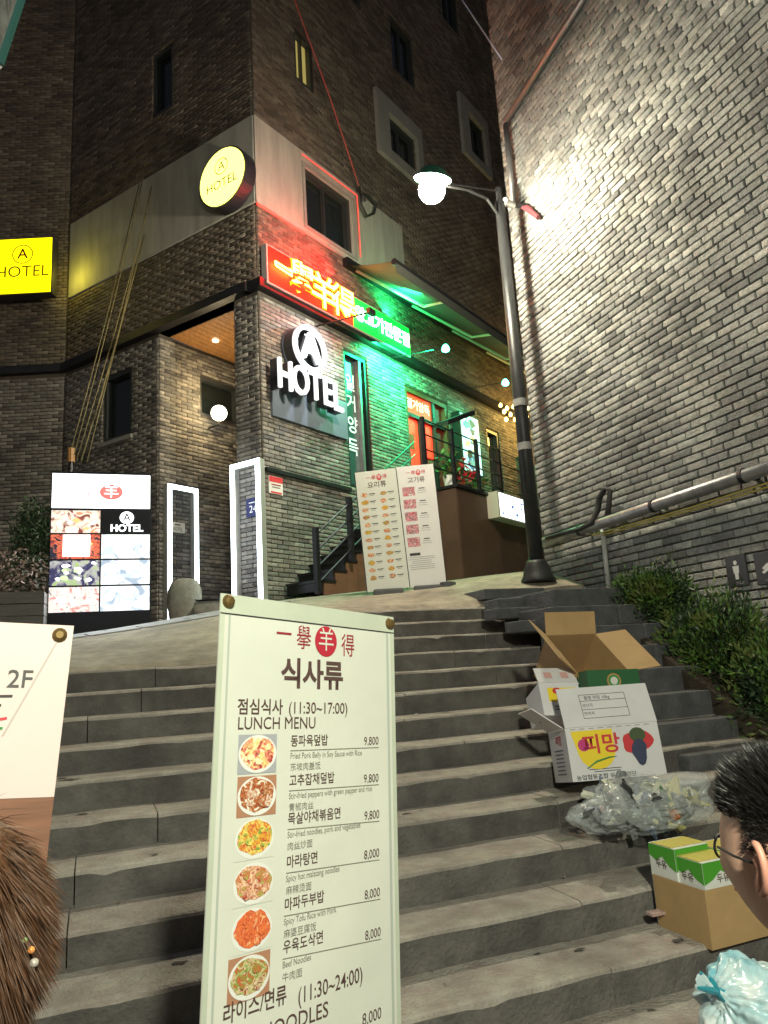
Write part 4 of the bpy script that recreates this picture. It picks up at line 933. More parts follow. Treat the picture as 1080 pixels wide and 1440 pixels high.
# stone chair with blanket
P = at(272, 884, 10.2); gzp = gz(P.x, P.y); t = thing('armchair', 'low rounded pale armchair with blue cloth in front of the left light frame', 'chair', V((P.x, P.y, gzp)))
cuu = RT.copy(); cuu.z = 0; cuu.normalize(); cvv = V((-cuu.y, cuu.x, 0)); chm = mat('grey_green_upholstery', (.30, .31, .26), .85, var=.4, vs=9, bump=.3)
base = V((P.x, P.y, gzp))-cuu*.12
mb = MB(); nr = 16; prof = [(.02, .30), (.22, .34), (.42, .33), (.54, .25), (.58, .1), (.585, 0)]
vs = []
for h_, r_2 in prof:
    for j in range(nr): q = 2*pi*j/nr; vs.append(base+cuu*cos(q)*r_2*.72+cvv*sin(q)*r_2*.32+Z*h_)
mb.add(vs, [(i*nr+j, i*nr+(j+1) % nr, (i+1)*nr+(j+1) % nr, (i+1)*nr+j) for i in range(5) for j in range(nr)]); mb.build('backrest', chm, t, smooth=True)
m_ = MB(); m_.box(base+cuu*.42-cvv*.05+Z*.13, .48, .4, .2, (cuu, cvv, Z)); m_.build('seat', chm, t, bevel=.05)
m_ = MB(); vs = []
for i in range(9):
    for j in range(6): x_ = .2+.56*i/8; y_ = -.28+.42*j/5; vs.append(base+cuu*x_+cvv*y_+Z*(.245+.02*mnoise.noise(V((x_*9, y_*9, 0)))-.16*max(0, (x_-.62))/.14))
m_.add(vs, [(i*6+j, (i+1)*6+j, (i+1)*6+j+1, i*6+j+1) for i in range(8) for j in range(5)]); m_.build('blanket', mat('pale_blue_cloth', (.25, .45, .6), .8, var=.2), t, smooth=True)
mp = base+cuu*.25-cvv*.1; m_ = MB(); vs = [V((q.x, q.y, gz(q.x, q.y)+.02)) for q in (mp-cuu*.55-cvv*.35, mp+cuu*.75-cvv*.35, mp+cuu*.75+cvv*.4, mp-cuu*.55+cvv*.4)]
m_.add(vs+[v-Z*.015 for v in vs], [(0, 1, 2, 3), (0, 4, 5, 1), (1, 5, 6, 2), (3, 2, 6, 7), (0, 3, 7, 4)]); tag(m_.build('door_mat', mat('red_mat', (.22, .02, .02), .9), loc=vs[0]), 'thin dark red mat under the pale armchair', 'mat')

# teal edged signboard high on the left
A = at(0, 90, 4.0); B = at(32, -6, 4.0); C = at(-40, 60, 4.0)
t = thing('overhead_signboard', 'teal edged board corner hanging at the top left of the picture', 'signboard', A)
MB().tube([A, B, B+(B-A)*.5], .022, 6).build('edge', mat('teal_metal', (.05, .16, .15), .4, .3), t)
m_ = MB(); m_.hexa(A-RT*.34, (B-A)*1.5, RT*.32, FW*.05); m_.build('board', mat('dirty_white_board', (.28, .28, .26), .6, c2=(.08, .08, .08), vs=12, stretch=(3, 3, .5)), t)

# overhead wires on the alley side
a0, z0 = RF.px(415, 2, .6); a1, z1 = RF.px(505, 262, .25); A = RF.P(a0, z0, .6); B = RF.P(a1, z1, .25)
path([A+(A-B)*.3, A, A*.5+B*.5+RF.u*.06, B], .011, 'red_cable', mat('red_cable_skin', (.40, .07, .06), .5), 'thin red lit cable hanging down the upper hotel front', 'cable', 6)
lp = [(505, 262), (508, 288), (516, 304), (526, 300), (529, 288), (520, 276), (510, 272), (514, 283)]
pp = [RF.P(*RF.px(x, y, .22), .22) for x, y in lp]; path(pp, .022, 'cable_loop', mat('black_rubber', (.018, .018, .018), .6), 'black coiled cable loop on the hotel front below the red cable', 'cable', 8)
A = at(648, -3, 9.0); B = at(706, 84, 8.7); path([A+(A-B)*.5, A, B], .010, 'overhead_wire', mat('silver_wire', (.6, .62, .8), .3, .6), 'pale blue overhead wire crossing the gap above the lamp', 'wire', 6)

# ================================================================== STREET LAMP
PB = at(757, 815, 8.5); pz = PB.z
sl = thing('street_lamp', 'tall dark street lamp with a glowing head on the kerb between hotel and brick wall', 'street lamp', PB)
topP = V((PB.x, PB.y, 7.38))
MB().tube([PB, PB+Z*(topP.z-pz)*.5, V((PB.x, PB.y, topP.z-.05))], [.088, .08, .062], 18).build('pole', greypole, sl, smooth=True)
MB().lathe(PB-Z*.03, [(.20, 0), (.20, .03), (.17, .07), (.155, .16), (.125, .22), (.115, .25)], 20).build('base', greypole, sl, smooth=True)
LP = at(607, 264, 8.6)
tp = V((PB.x, PB.y, topP.z)); ar = LP-tp
MB().tube([tp-Z*.28, tp+ar*.2-Z*.02, tp+ar*.5+Z*.06, LP+Z*.06-ar*.12], .018, 8).tube([tp+Z*.12, LP+Z*.09-ar*.12], .010, 6).tube([tp-Z*.15, tp+Z*.16], .04, 8).build('arm', greypole, sl)
MB().lathe(LP, [(.05, .24), (.11, .22), (.15, .19), (.185, .13), (.22, .10), (.22, .092), (.05, .17)][::-1], 24, V((.05, -.33, .94))).build('lamp_shade', mat('lamp_shade_green', (.01, .08, .05), .7), sl, smooth=False)
bm = bmesh.new(); bmesh.ops.create_icosphere(bm, subdivisions=3, radius=.155); me = bpy.data.meshes.new('bulb'); bm.to_mesh(me); bm.free(); me.shade_smooth()
me.materials.append(em('street_bulb', (1, 1, .8), (1, .91, .68), 720)); o = bpy.data.objects.new('bulb', me); col.objects.link(o); o.parent = sl; o.location = LP-PB-Z*.03
for i, (z, m2) in enumerate(((pz+1.55, 'paper_sticker'), (pz+2.1, 'paper_sticker'))):
    MB().lathe(V((PB.x, PB.y, z)), [(.089, 0), (.089, .09)], 18).build('band', mat('grey_band', (.25, .25, .25), .6, var=.4), sl)
# camera / speaker at the wall edge
P = RW.P(*RW.px(732, 291, .12), .12); t = thing('wall_speaker', 'small white horn and maroon flag bracket fixed at the brick wall edge', 'speaker', P)
MB().lathe(P+V((-.1, 0, 0)), [(.035, 0), (.05, -.14), (.06, -.17)][::-1], 12, V((1, .2, 0))).build('horn', white, t)
MB().tube([P+V((-.08, 0, 0)), P+V((.1, -.05, 0))], .03, 8).build('bracket', black, t)
Q = RW.P(*RW.px(742, 293, .08), .08); Q2 = RW.P(*RW.px(757, 306, .08), .08); MB().tube([P, Q, Q2], [.012, .045, .03], 8).build('flag_roll', mat('maroon_cloth', (.14, .03, .04), .8), t)

# ================================================================== SHRUBS
def shrub(P, rad, n, label, seed):
    t = thing('shrub', label, 'shrub', P, 'shrubs growing against the brick wall'); r = random.Random(seed)
    m_ = MB()
    for i in range(9): d = V((r.uniform(-1, 1)*rad[0]*.7, r.uniform(-1, 1)*rad[1]*.7, rad[2]*1.3)); m_.tube([P, P+d*.5+V((0, 0, .05)), P+d], [.012, .008, .004], 5)
    m_.build('stem', MATS['bark'], t)
    mb = MB()
    for i in range(n):
        d = V((r.gauss(0, 1), r.gauss(0, 1), r.gauss(0, 1))).normalized(); q = r.random()**.35; k = 1+.35*mnoise.noise(d*2.5+V((seed, 0, 0)))+.12*mnoise.noise(d*9)
        p = P+Z*rad[2]*.95+V((d.x*rad[0], d.y*rad[1], d.z*rad[2]))*q*k
        e = (d+V((r.gauss(0, .6), r.gauss(0, .6), r.gauss(0, .6)+.8))).normalized(); p = p+V((r.gauss(0, .04), r.gauss(0, .04), abs(r.gauss(0, .07))*(r.random() < .3))); f = Matrix.Rotation(r.random()*6.3, 3, e)@e.orthogonal().normalized(); s = r.choice((r.uniform(.02, .05), r.uniform(.04, .085)))
        g_ = mnoise.noise(p*5); mi = 0 if g_ < -.05 else (1 if g_ < .22 else 2)
        mb.add([p, p+e*s*.5+f*s*(.28 if s < .05 else .12), p+e*s, p+e*s*.5-f*s*(.28 if s < .05 else .12)], [(0, 1, 2, 3)], mi)
    mb.build('foliage', [leafd, leafg, leafy], t)
shrub(V((4.86, 5.55, 1.78)), (.30, .42, .27), 7000, 'upper rounded green shrub against the foot of the brick wall', 31)
shrub(V((4.78, 4.75, 1.15)), (.36, .45, .42), 9000, 'largest leafy green shrub in the middle beside the brick wall', 32)
shrub(V((4.72, 4.0, .75)), (.40, .45, .48), 9000, 'lowest green shrub behind the man with glasses', 33)
mb = MB(); mb.hexa((4.45, 2.2, -.2), V((.745, 0, 0)), V((0, 3.6, 0)), V((0, 0, .3))); 
mb = MB(); mb.add([(4.4, 2.4, .0), (5.19, 2.4, .0), (5.19, 5.75, 2.0), (4.4, 5.75, 2.0), (4.4, 2.4, -.5), (5.19, 2.4, -.5), (5.19, 5.75, -.5), (4.4, 5.75, -.5)], [(0, 1, 2, 3), (0, 4, 5, 1), (0, 3, 7, 4), (3, 2, 6, 7)])
mb.build('planting_bed', MATS['soil'], kind='structure')

# ================================================================== BOXES AND BAGS ON THE STEPS
def px_text(s, size, c, u, v, n, m, t, **k): return text(s, size, V(c)+n*.0015, u, v, m, 'lettering', t, **k)
def open_box(name, label, A, w_, h_, d_, m, mi, open_face='top', th=.006, flaps=()):
    """A = front lower left corner, w_ right, h_ up, d_ back; open at the top"""
    t = thing(name, label, 'box', A)
    W_, H_, D_ = w_.normalized()*th, h_.normalized()*th, d_.normalized()*th
    MB().hexa(A, w_, h_, D_, 0).build('front_side', m, t); MB().hexa(A+d_-D_, w_, h_, D_).build('back_side', mi, t)
    MB().hexa(A+D_, W_, h_, d_-2*D_).build('left_side', m, t); MB().hexa(A+w_-W_+D_, W_, h_, d_-2*D_).build('right_side', m, t)
    MB().hexa(A+D_+W_, w_-2*W_, H_, d_-2*D_).build('bottom', mi, t)
    for (p, e, f) in flaps:
        nn = V(e).cross(f).normalized()*th; MB().hexa(p, e, f, nn).build('flap', m, t)
    return t
def ortho(a, b, c):
    a = V(a); b = V(b); b = b-a.normalized()*b.dot(a.normalized()); n = a.cross(b).normalized(); L = V(c).length
    c = n*L*(1 if n.dot(c) > 0 else -1); return a, b, c
# large white pepper carton
A = at(806, 1100, 4.2); w1, h1, d1 = ortho(CV(.56, .025, .06), CV(-.045, .275, .10), CV(-.10, -.10, .30)); 
t = open_box('pepper_carton', 'large white carton with yellow label and bell peppers, open flaps raised', A, w1, h1, d1, boxw, boxw,
    flaps=[(A+h1, w1, (h1*.78+d1*.18)), (A+h1+d1*.03-w1*.02, d1*.9, h1*.42-w1*.30)])
un, vn, nn_ = w1.normalized(), h1.normalized(), -d1.normalized()
W, H = w1.length, h1.length; Fp = lambda x, y, o_=.0015: A+w1*x+h1*y+nn_*o_
m_ = MB(); c = Fp(.30, .55); vs = [Fp(.05, .93), Fp(.50, .93)]+[Fp(.30+.20*cos(q), .55-.42*sin(q)*.85) for q in np.linspace(0.15, pi-.25, 9)]; m_.add(vs, [tuple(range(len(vs)))[::-1]]); m_.build('label', yel, t)
text('피망', .115, Fp(.36, .64, .003), un, vn, redink, 'lettering', t, off=.02, sx=1.1); m_ = MB(); m_.disc(Fp(.17, .66, .003), un*.035, vn*.035, 12); m_.build('emblem', mat('magenta_ink', (.5, .03, .18), .6), t)
m_ = MB().tube([Fp(.17, .22, .003), Fp(.28, .34, .003), Fp(.42, .40, .003), Fp(.50, .41, .003)], [.003, .006, .005, .002], 5); m_.build('swoosh', grn, t)
def pepper(x, y, s, m):
    k = 14; vs = [Fp(x, y, .002)+un*cos(2*pi*q/k)*s*(1+.15*cos(6*pi*q/k))+vn*sin(2*pi*q/k)*s*(1.1 if q < 7 else .95) for q in range(k)]; MB().add(vs, [tuple(range(k))]).build('pepper_print', m, t)
pepper(.68, .62, .055, redink); pepper(.83, .66, .05, redink)
vs = [Fp(.76, .78, .0032)+un*cos(q)*.05+vn*sin(q)*.042 for q in np.linspace(0, 2*pi, 12, endpoint=False)]; MB().add(vs, [tuple(range(12))]).build('pepper_print', mat('dark_green_ink', (.05, .08, .03), .6), t)
vs = [Fp(.76, .45, .0045)+un*(cos(q)*.052*(1 if sin(q) > 0 else .7))+vn*sin(q)*.075 for q in np.linspace(0, 2*pi, 12, endpoint=False)]; MB().add(vs, [tuple(range(12))]).build('pepper_print', mat('navy_ink', (.03, .04, .09), .6), t)
strip(Fp(.36, .20), un, vn, 0, 0, W*.34, .004, ink, t); strip(Fp(.38, .155), un, vn, 0, 0, W*.28, .004, ink, t)
text('농업협동조합 유통사업단', .030, Fp(.36, .06, .002), un, vn, ink, 'lettering', t, off=.01, sx=1.15)
for i in range(9): strip(Fp(.08+.1*i, .965), un, vn, 0, 0, W*.06, .004, MATS['grey_ink'], t)
F0 = A+h1; fh = (h1*.78+d1*.18); fn = -(w1.cross(fh)).normalized(); fn = fn if fn.dot(EYE-A) > 0 else -fn
FP = lambda x, y: F0+w1*x+fh*y+fn*.007
vf = fh.normalized()
for y in (.2, .42, .64, .8): strip(FP(.48, y), un, vf, 0, 0, W*.5, .003, ink, t)
for x in (.23, .73): strip(FP(x, .5), un, vf, 0, 0, .003, fh.length*.6, ink, t)
text('품명 피망 10kg', .026, FP(.42, .71), un, vf, ink, 'lettering', t, off=.006); text('생산자', .024, FP(.30, .52), un, vf, ink, 'lettering', t); text('연락처', .024, FP(.30, .31), un, vf, ink, 'lettering', t)
Lp = lambda x, y: A+d1*x+h1*y-un*.002
dn_ = d1.normalized()
text('피망', .06, Lp(.45, .78), -dn_, vn, redink, 'lettering', t, off=.01)
for i in range(7): strip(Lp(.5, .6-.075*i), dn_, vn, 0, 0, d1.length*(.5-.03*(i % 3)), .008, mat('grey_ink2', (.15, .15, .17), .6), t)
fl = A+h1+d1*.5-w1*.14+h1*.22; m_ = MB(); m_.disc(fl-un*.0-w1*.02, dn_*.015, vn*.018, 10); m_.build('hand_hole', ink, t)
# small white carton behind it
A = at(766, 1006, 4.55); w1, h1, d1 = ortho(CV(.26, -.005, .04), CV(-.04, .15, .10), CV(-.12, .03, .24))
t = open_box('small_carton', 'smaller white carton with yellow label wedged left behind the pepper carton', A, w1, h1*1.15, d1, boxw, boxw, flaps=[(A+h1*1.15, w1, h1*.62+d1*.16), (A+h1*1.15+w1, d1*.8, w1*.32-h1*.2)])
un, vn, nn_ = w1.normalized(), h1.normalized(), -d1.normalized(); Fp = lambda x, y, o_=.002: A+w1*x+h1*y+nn_*o_
strip(Fp(.55, .72), un, vn, 0, 0, .19, .09, yel, t, 'label'); MB().disc(Fp(.42, .85, .004), un*.03, vn*.022, 10).build('emblem', redink, t); strip(Fp(.8, .62, .004), un, vn, 0, 0, .05, .03, redink, t, 'emblem')
for y in (.30, .2): strip(Fp(.6, y), un, vn, 0, 0, .16, .006, ink, t)
fh2 = h1*.62+d1*.16
for x in (.3, .72): strip(A+h1*1.15+w1*x+fh2*.5-d1.normalized()*.009, un, fh2.normalized(), 0, 0, .05, .05, mat('pale_red_ink', (.6, .35, .33), .6), t)
# open brown carton on top
A = at(806, 1005, 4.95); zz = A
R0, R1, R3, R2 = at(811, 947, 4.72), at(885, 943, 4.85), at(788, 893, 5.12), at(843, 882, 5.22)
w1, dtmp, h1 = ortho(R1-R0, R3-R0, CV(.02, .3, -.22))
hh = h1 if h1.dot(UP) > 0 else -h1
hh = hh.normalized()*.34; dv = dtmp
A = R0-hh; t = open_box('brown_carton', 'open brown cardboard box with flaps spread wide on top of the heap', A, w1, hh, dv, card, cardin)
wn, dn_, hn = w1.normalized(), dv.normalized(), hh.normalized()
for p, e, f in ((R0+w1*.02, w1*.96, -dn_*.13-hn*.10), (R0+dv+w1*.0, w1, dn_*.09+hn*.13), (R0, dv, -wn*.17+hn*.13), (R0+w1, dv, wn*.24+hn*.03)):
    nn = V(e).cross(f).normalized()*.006; MB().hexa(p, e, f, nn).build('flap', card, t)
# green carton in front of it
A = at(829, 978, 4.55); w1, h1, d1 = ortho(CV(.34, .0, .05), CV(.012, .145, .05), CV(0, -.03, .2))
t = open_box('green_carton', 'dark green carton with a round emblem between the brown and the white cartons', A-h1*.6, w1, h1*1.6, d1, mat('green_card', (.01, .10, .03), .6, var=.1), cardin)
un, vn = w1.normalized(), h1.normalized(); nn_ = -d1.normalized(); c = A+w1*.5+h1*.55+nn_*.002
for r_, mm in ((.047, mat('brass_ink', (.35, .22, .07), .6)), (.036, grn), (.024, mat('pale_ink', (.6, .6, .55), .6))): c = c+nn_*.001; MB().disc(c, un*r_, vn*r_, 20).build('emblem', mm, t)
strip(A+h1*.04+w1*.5+nn_*.002, un, vn, 0, 0, w1.length*.98, .01, mat('bright_green_ink', (.03, .4, .08), .6), t)
# brown carton with green drink cartons
A = at(1002, 1337, 3.15); zA = A.z
e1 = at(925, 1289, 3.45); w1 = V((e1.x-A.x, e1.y-A.y, 0)); w1 = w1*1.0; d1 = V((-w1.y, w1.x, 0)); d1 = -d1 if d1.dot(V((1, 0, 0))) < 0 else d1; d1 = d1.normalized()*.42
h1 = Z*.235
t = open_box('drinks_carton', 'low brown carton holding green and white drink packs on a step', A, w1, h1, d1, card, cardin)
def drink(P, label, tall):
    x_, y_ = w1.normalized(), d1.normalized(); t2 = thing('drink_pack', label, 'pack', P, 'green and white drink packs in the brown carton')
    a, b, hq = .17, .20, tall; MB().hexa(P, x_*a, y_*b, Z*hq).build('pack_body', mat('pack_white', (.7, .72, .7), .5), t2)
    ny = -y_; nx = -x_
    nrm = (y_*-1, x_*-1)
    # printed faces: long face (towards the steps) and the short end
    for (o2, e2, L2) in ((P, x_, a), (P, y_, b), (P+x_*a, y_, b)):
        n2 = e2.cross(Z); n2 = n2 if n2.dot(P+x_*a*.5+y_*b*.5-o2-e2*L2*.5) < 0 else -n2
        q0 = o2+n2*.0015
        vs = [q0+Z*hq*.995, q0+e2*L2+Z*hq*.995, q0+e2*L2+Z*hq*.86, q0+e2*L2*.75+Z*hq*.80, q0+e2*L2*.5+Z*hq*.87, q0+e2*L2*.25+Z*hq*.77, q0+Z*hq*.72]
        MB().add(vs, [tuple(range(7))]).build('green_print', mat('bright_green_print', (.07, .33, .03), .5), t2)
        text('두유', .04, q0+e2*L2*.55+Z*hq*.77+n2*.001, e2 if e2.cross(Z).dot(n2) > 0 else -e2, Z, inkbr, 'lettering', t2, off=.01)
    m_ = MB(); m_.hexa(P+Z*(hq+.001)+x_*.02, x_*(a-.04), y_*b, Z*.003); m_.build('top_flap', mat('pack_yellow', (.55, .48, .10), .5), t2)
base = A+Z*.012
drink(base+w1*.52+d1.normalized()*.01, 'taller green drink pack at the rear left of the brown carton', .36)
drink(base+w1*.05+d1.normalized()*.02, 'green drink pack with white front nearest the camera in the brown carton', .33)
drink(base+w1*.30+d1.normalized()*.22, 'green drink pack hidden towards the cheek of the man with glasses', .34)
# plastic bags
def bag(name, label, P, rad, m, seed, knot, contents=()):
    t = thing(name, label, 'bag', P-Z*rad[2]); bm = bmesh.new(); bmesh.ops.create_icosphere(bm, subdivisions=6, radius=1)
    for v_ in bm.verts:
        d = v_.co.normalized(); k = 1+.28*mnoise.noise(d*1.6+V((seed, 0, 0)))
        rdg = 1-abs(mnoise.noise(d*5+V((0, seed, 0))))*2; fine = .35 if not knot else .0
        if not knot: k += .9*(max(0, d.dot((RT*.62+Z*.78).normalized())-.80)/.2)**2*.5+.5*(max(0, d.dot((RT*-.97-Z*.25).normalized())-.80)/.2)**2*.5
        if knot:
            kd = knot[0].normalized(); pa_ = d-kd*d.dot(kd); an_ = atan2(pa_.dot(Z), pa_.dot(kd.cross(Z))); rdg *= .5; k += .05*sin(an_*7+5*mnoise.noise(d*1.3))*(1-abs(d.dot(kd))**3)+.03*sin(an_*15+7*mnoise.noise(d*2))
        k += .07*rdg+fine*.035*(1-abs(mnoise.noise(d*11+V((0, seed, 3))))*2)+fine*.02*(1-abs(mnoise.noise(V((d.x*26, d.y*26, d.z*9+seed))))*2)
        v_.co = V((d.x*rad[0], d.y*rad[1], d.z*rad[2]))*k
        if v_.co.z < -rad[2]*.82: v_.co.z = -rad[2]*.82+(v_.co.z+rad[2]*.82)*.1
    me = bpy.data.meshes.new('plastic_skin'); bm.to_mesh(me); bm.free(); me.shade_smooth(); me.materials.append(m)
    o = bpy.data.objects.new('plastic_skin', me); col.objects.link(o); o.parent = t; o.location = (0, 0, rad[2])
    if knot:
        kp, km = knot; 
        for j in range(5):
            e_ = kp.normalized()+V((cos(j*1.3)*.5, sin(j*2.1)*.4, .25+.3*cos(j*1.7))); m_ = MB(); m_.tube([P+kp*.72, P+kp*.92, P+kp*.97+e_*.018, P+kp+e_*(.035+.012*(j % 3))], [.03, .010, .012, .004+.014*(j % 2)], 7); m_.build('knot', km if j % 2 == 0 else m, t)
    return t
clear = mat('clear_plastic_film', (.75, .8, .82), .16, alpha=.27, bump=.5, bs=14, spec=.9)
P = on_z(905, 1172, .88); P = at(908, 1140, 3.95)
Pc = P+Z*.02
t = bag('rubbish_bag', 'clear plastic rubbish bag full of bottles slumped below the cartons', Pc, (.35, .22, .135), clear, 4, None)
r = random.Random(8); cm = [mat('grey_waste', (.16, .17, .18), .5), mat('pale_waste', (.55, .55, .45), .5), mat('yellow_waste', (.45, .42, .18), .5), mat('dark_waste', (.04, .045, .05), .5), mat('green_waste', (.06, .16, .05), .5), mat('orange_waste', (.40, .14, .05), .5), mat('blue_waste', (.12, .16, .26), .5)]
for i in range(150):
    d = V((r.gauss(0, 1), r.gauss(0, 1), r.gauss(0, 1))).normalized(); q = r.uniform(.3, .97); p = Pc+V((d.x*.37*q, d.y*.21*q, d.z*.14*q+.01)); side_ = (p-Pc).dot(RT)
    k = r.choice([1, 2, 1, 2, 4, 0, 0, 5 if i % 5 == 0 else 2]) if side_ > .04 else r.choice([0, 0, 3, 3, 3, 6, 1])
    if i % 8 == 0:
        e = V((r.gauss(0, 1), r.gauss(0, 1), r.gauss(0, .6))).normalized(); L = r.uniform(.10, .17); R2 = r.uniform(.02, .034)
        MB().tube([p-e*L*.5, p-e*L*.48, p-e*L*.1, p, p+e*L*.2, p+e*L*.33, p+e*L*.36, p+e*L*.5], [R2*.8, R2, R2, R2*.88, R2, R2*.4, R2*.34, R2*.34], 9).build('bottle', [mat('bottle_plastic', (.35, .42, .42), .15, alpha=.5), cm[k]][i % 2], t, smooth=True)
    else:
        bmq = bmesh.new(); bmesh.ops.create_icosphere(bmq, subdivisions=2, radius=1); rs = (r.uniform(.03, .09), r.uniform(.02, .06), r.uniform(.01, .025)); ro = Matrix.Rotation(r.random()*6, 3, V((r.gauss(0, 1), r.gauss(0, 1), r.gauss(0, 1))).normalized())
        for v_ in bmq.verts:
            dq = v_.co.copy(); kk = 1+.9*mnoise.noise(dq*2.4+V((i, 0, 0))); v_.co = ro@V((dq.x*rs[0]*kk, dq.y*rs[1]*kk, dq.z*rs[2]*(1+1.6*mnoise.noise(dq*3+V((0, i, 0))))))
        meq = bpy.data.meshes.new('crumpled_wrapper'); bmq.to_mesh(meq); bmq.free(); meq.materials.append(cm[k]); oq = bpy.data.objects.new('crumpled_wrapper', meq); col.objects.link(oq); oq.parent = t; oq.location = p-t.location
wb_ = mat('blue_white_film', (.72, .78, .78), .28, c2=(.16, .45, .55), vs=7, bump=.25, bs=9, spec=.7)
P = at(1068, 1425, 2.2); bag('tied_bag', 'white and turquoise tied plastic bag at the lower right corner', P, (.17, .16, .15), wb_, 9, (at(1004, 1392, 2.15)-P, mat('turquoise_film', (.02, .25, .33), .35)))
P = at(925, 1283, 3.42); tag(MB().box(P, .10, .05, .012).build('paper_scrap', mat('pinkish_scrap', (.4, .28, .26), .7), loc=P), 'crumpled pinkish scrap beside the drinks carton', 'litter')

# ================================================================== FOREGROUND BANNER
TL = at(311, 834, 1.66); az = radians(65.5); U_ = V((sin(az), cos(az), 0.0))
# true top right on its ray
rr_ = ray(553, 868); BLp = at(277, 1500, 1.40)
TRp = at(553, 868, 2.06); U = (TRp-TL); WB = U.length; U = U.normalized(); DN = BLp-TL; DN = (DN-U*DN.dot(U)).normalized(); N = U.cross(-DN)
if N.dot(EYE-TL) < 0: N = -N
HB = WB*2.95
fb = thing('foreground_menu_banner', 'large cream lunch menu banner with prices standing in front of the stairs', 'banner', TL+DN*HB+U*WB/2)
vb = []; nx, ny = 8, 24
def bsurf(x, y, o_=0): return TL+U*x*WB+DN*y*HB+N*(o_+.005*sin(x*3.1)*0)
m_ = MB(); m_.hexa(TL, U*WB, DN*HB, -N*.004); m_.build('banner_sheet', vinyl, fb)
def bp(px, py, o_=.001):
    r = ray(px, py); tt_ = (TL-EYE).dot(N)/r.dot(N); return EYE+r*tt_+N*o_
vv = -DN
for x0, x1, mm in ((0.0, .022, vinyle), (.04, .05, mat('vinyl_line', (.40, .44, .40), .5)), (.945, .96, MATS['vinyl_line']), (.975, 1.0, vinyle)):
    m_ = MB(); a = TL+U*x0*WB+N*.0008; m_.quad(a, a+U*(x1-x0)*WB, a+U*(x1-x0)*WB+DN*HB, a+DN*HB); m_.build('hem', mm, fb)
m_ = MB(); a = TL+N*.0009; m_.quad(a, a+U*WB, a+U*WB+DN*WB*.075, a+DN*WB*.075); m_.build('hem', vinyle, fb)
m_ = MB(); a = TL+N*.0013+DN*WB*.075; m_.quad(a, a+U*WB, a+U*WB+DN*.003, a+DN*.003); m_.build('seam', ink, fb)
for (x, y) in ((.035, .03), (.97, .035)):
    c = TL+U*x*WB+DN*y*WB; MB().lathe(c-N*.012, [(.015, 0), (.017, .012), (.012, .022), (.005, .024)], 12, N).build('corner_clip', mat('brass_clip', (.20, .13, .05), .4, .6), fb)
for (a, b) in ((TL+U*.03*WB+DN*.03*WB, TL+U*.97*WB+DN*HB), (TL+U*.97*WB+DN*.03*WB, TL+U*.03*WB+DN*HB)): MB().tube([a-N*.02, b-N*.02], .006, 6).build('cross_pole', darkst, fb)
MB().tube([TL+U*.5*WB+DN*HB*.45-N*.02, TL+U*.5*WB+DN*HB-N*.45], .008, 6).build('rear_leg', darkst, fb)
def btext(s, px, py, h, m, align='LEFT', sx=1., off=0., o_=.0015):
    return text(s, h, bp(px, py, o_), U, vv, m, 'lettering', fb, align=align, sx=sx, off=off)
mpx = WB/243.
c = bp(457, 903, 0)
sL = .062
for ch, (x, y) in zip('一擧得', ((399, 894), (427, 899), (489, 910))): text(ch, sL*1.0, bp(x, y, .0015), U, vv, inkr, 'logo_character', fb, sx=.80)
MB().disc(bp(458, 902, .0015), U*.037, vv*.038, 32).build('logo_disc', mat('crimson_ink', (.42, .02, .04), .6), fb); text('羊', .062, bp(458, 902, .0025), U, vv, vinyl, 'logo_character', fb, sx=.9)
btext('식사류', 440, 951, .074, inkbr, 'CENTER', 1.0, .028)
btext('점심식사', 333, 995, .037, inkbr, sx=.95, off=.014); btext('(11:30~17:00)', 405, 996, .038, inkbr, sx=.90, off=.004)
btext('LUNCH MENU', 333, 1018, .038, inkbr, sx=.94)
gi = mat('soft_grey_ink', (.22, .21, .18), .6)
items = [(362, 1060, 408, 1043, 532, 1042, '동파육덮밥', '9,800', 'Fried Pork Belly in Soy Sauce with Rice', '东坡肉盖饭'),
         (361, 1119, 406, 1099, 532, 1094, '고추잡채덮밥', '9,800', 'Stir-fried peppers with green pepper and rice', '青椒肉丝'),
         (358, 1179, 404, 1153, 533, 1145, '목살야채볶음면', '9,800', 'Stir-fried noodles, pork and vegetables', '肉丝炒面'),
         (356, 1242, 402, 1214, 533, 1199, '마라탕면', '8,000', 'Spicy hot malatang noodles', '麻辣烫面'),
         (354, 1307, 399, 1274, 534, 1254, '마파두부밥', '8,000', 'Spicy Tofu Rice with Pork', '麻婆豆腐饭'),
         (350, 1374, 397, 1334, 535, 1310, '우육도삭면', '8,000', 'Beef Noodles', '牛肉面')]
fcols = [[(.35, .03, .03), (.75, .25, .18), (.85, .65, .25), (.8, .78, .6)], [(.75, .75, .65), (.5, .16, .05), (.25, .05, .02), (.7, .4, .2)], [(.75, .45, .05), (.55, .08, .03), (.85, .65, .15), (.2, .3, .05)], [(.4, .05, .03), (.8, .6, .4), (.55, .12, .06), (.35, .4, .1)], [(.6, .10, .03), (.75, .2, .06), (.55, .07, .03), (.85, .45, .2)], [(.3, .05, .03), (.7, .55, .35), (.2, .3, .05), (.5, .12, .05)]]
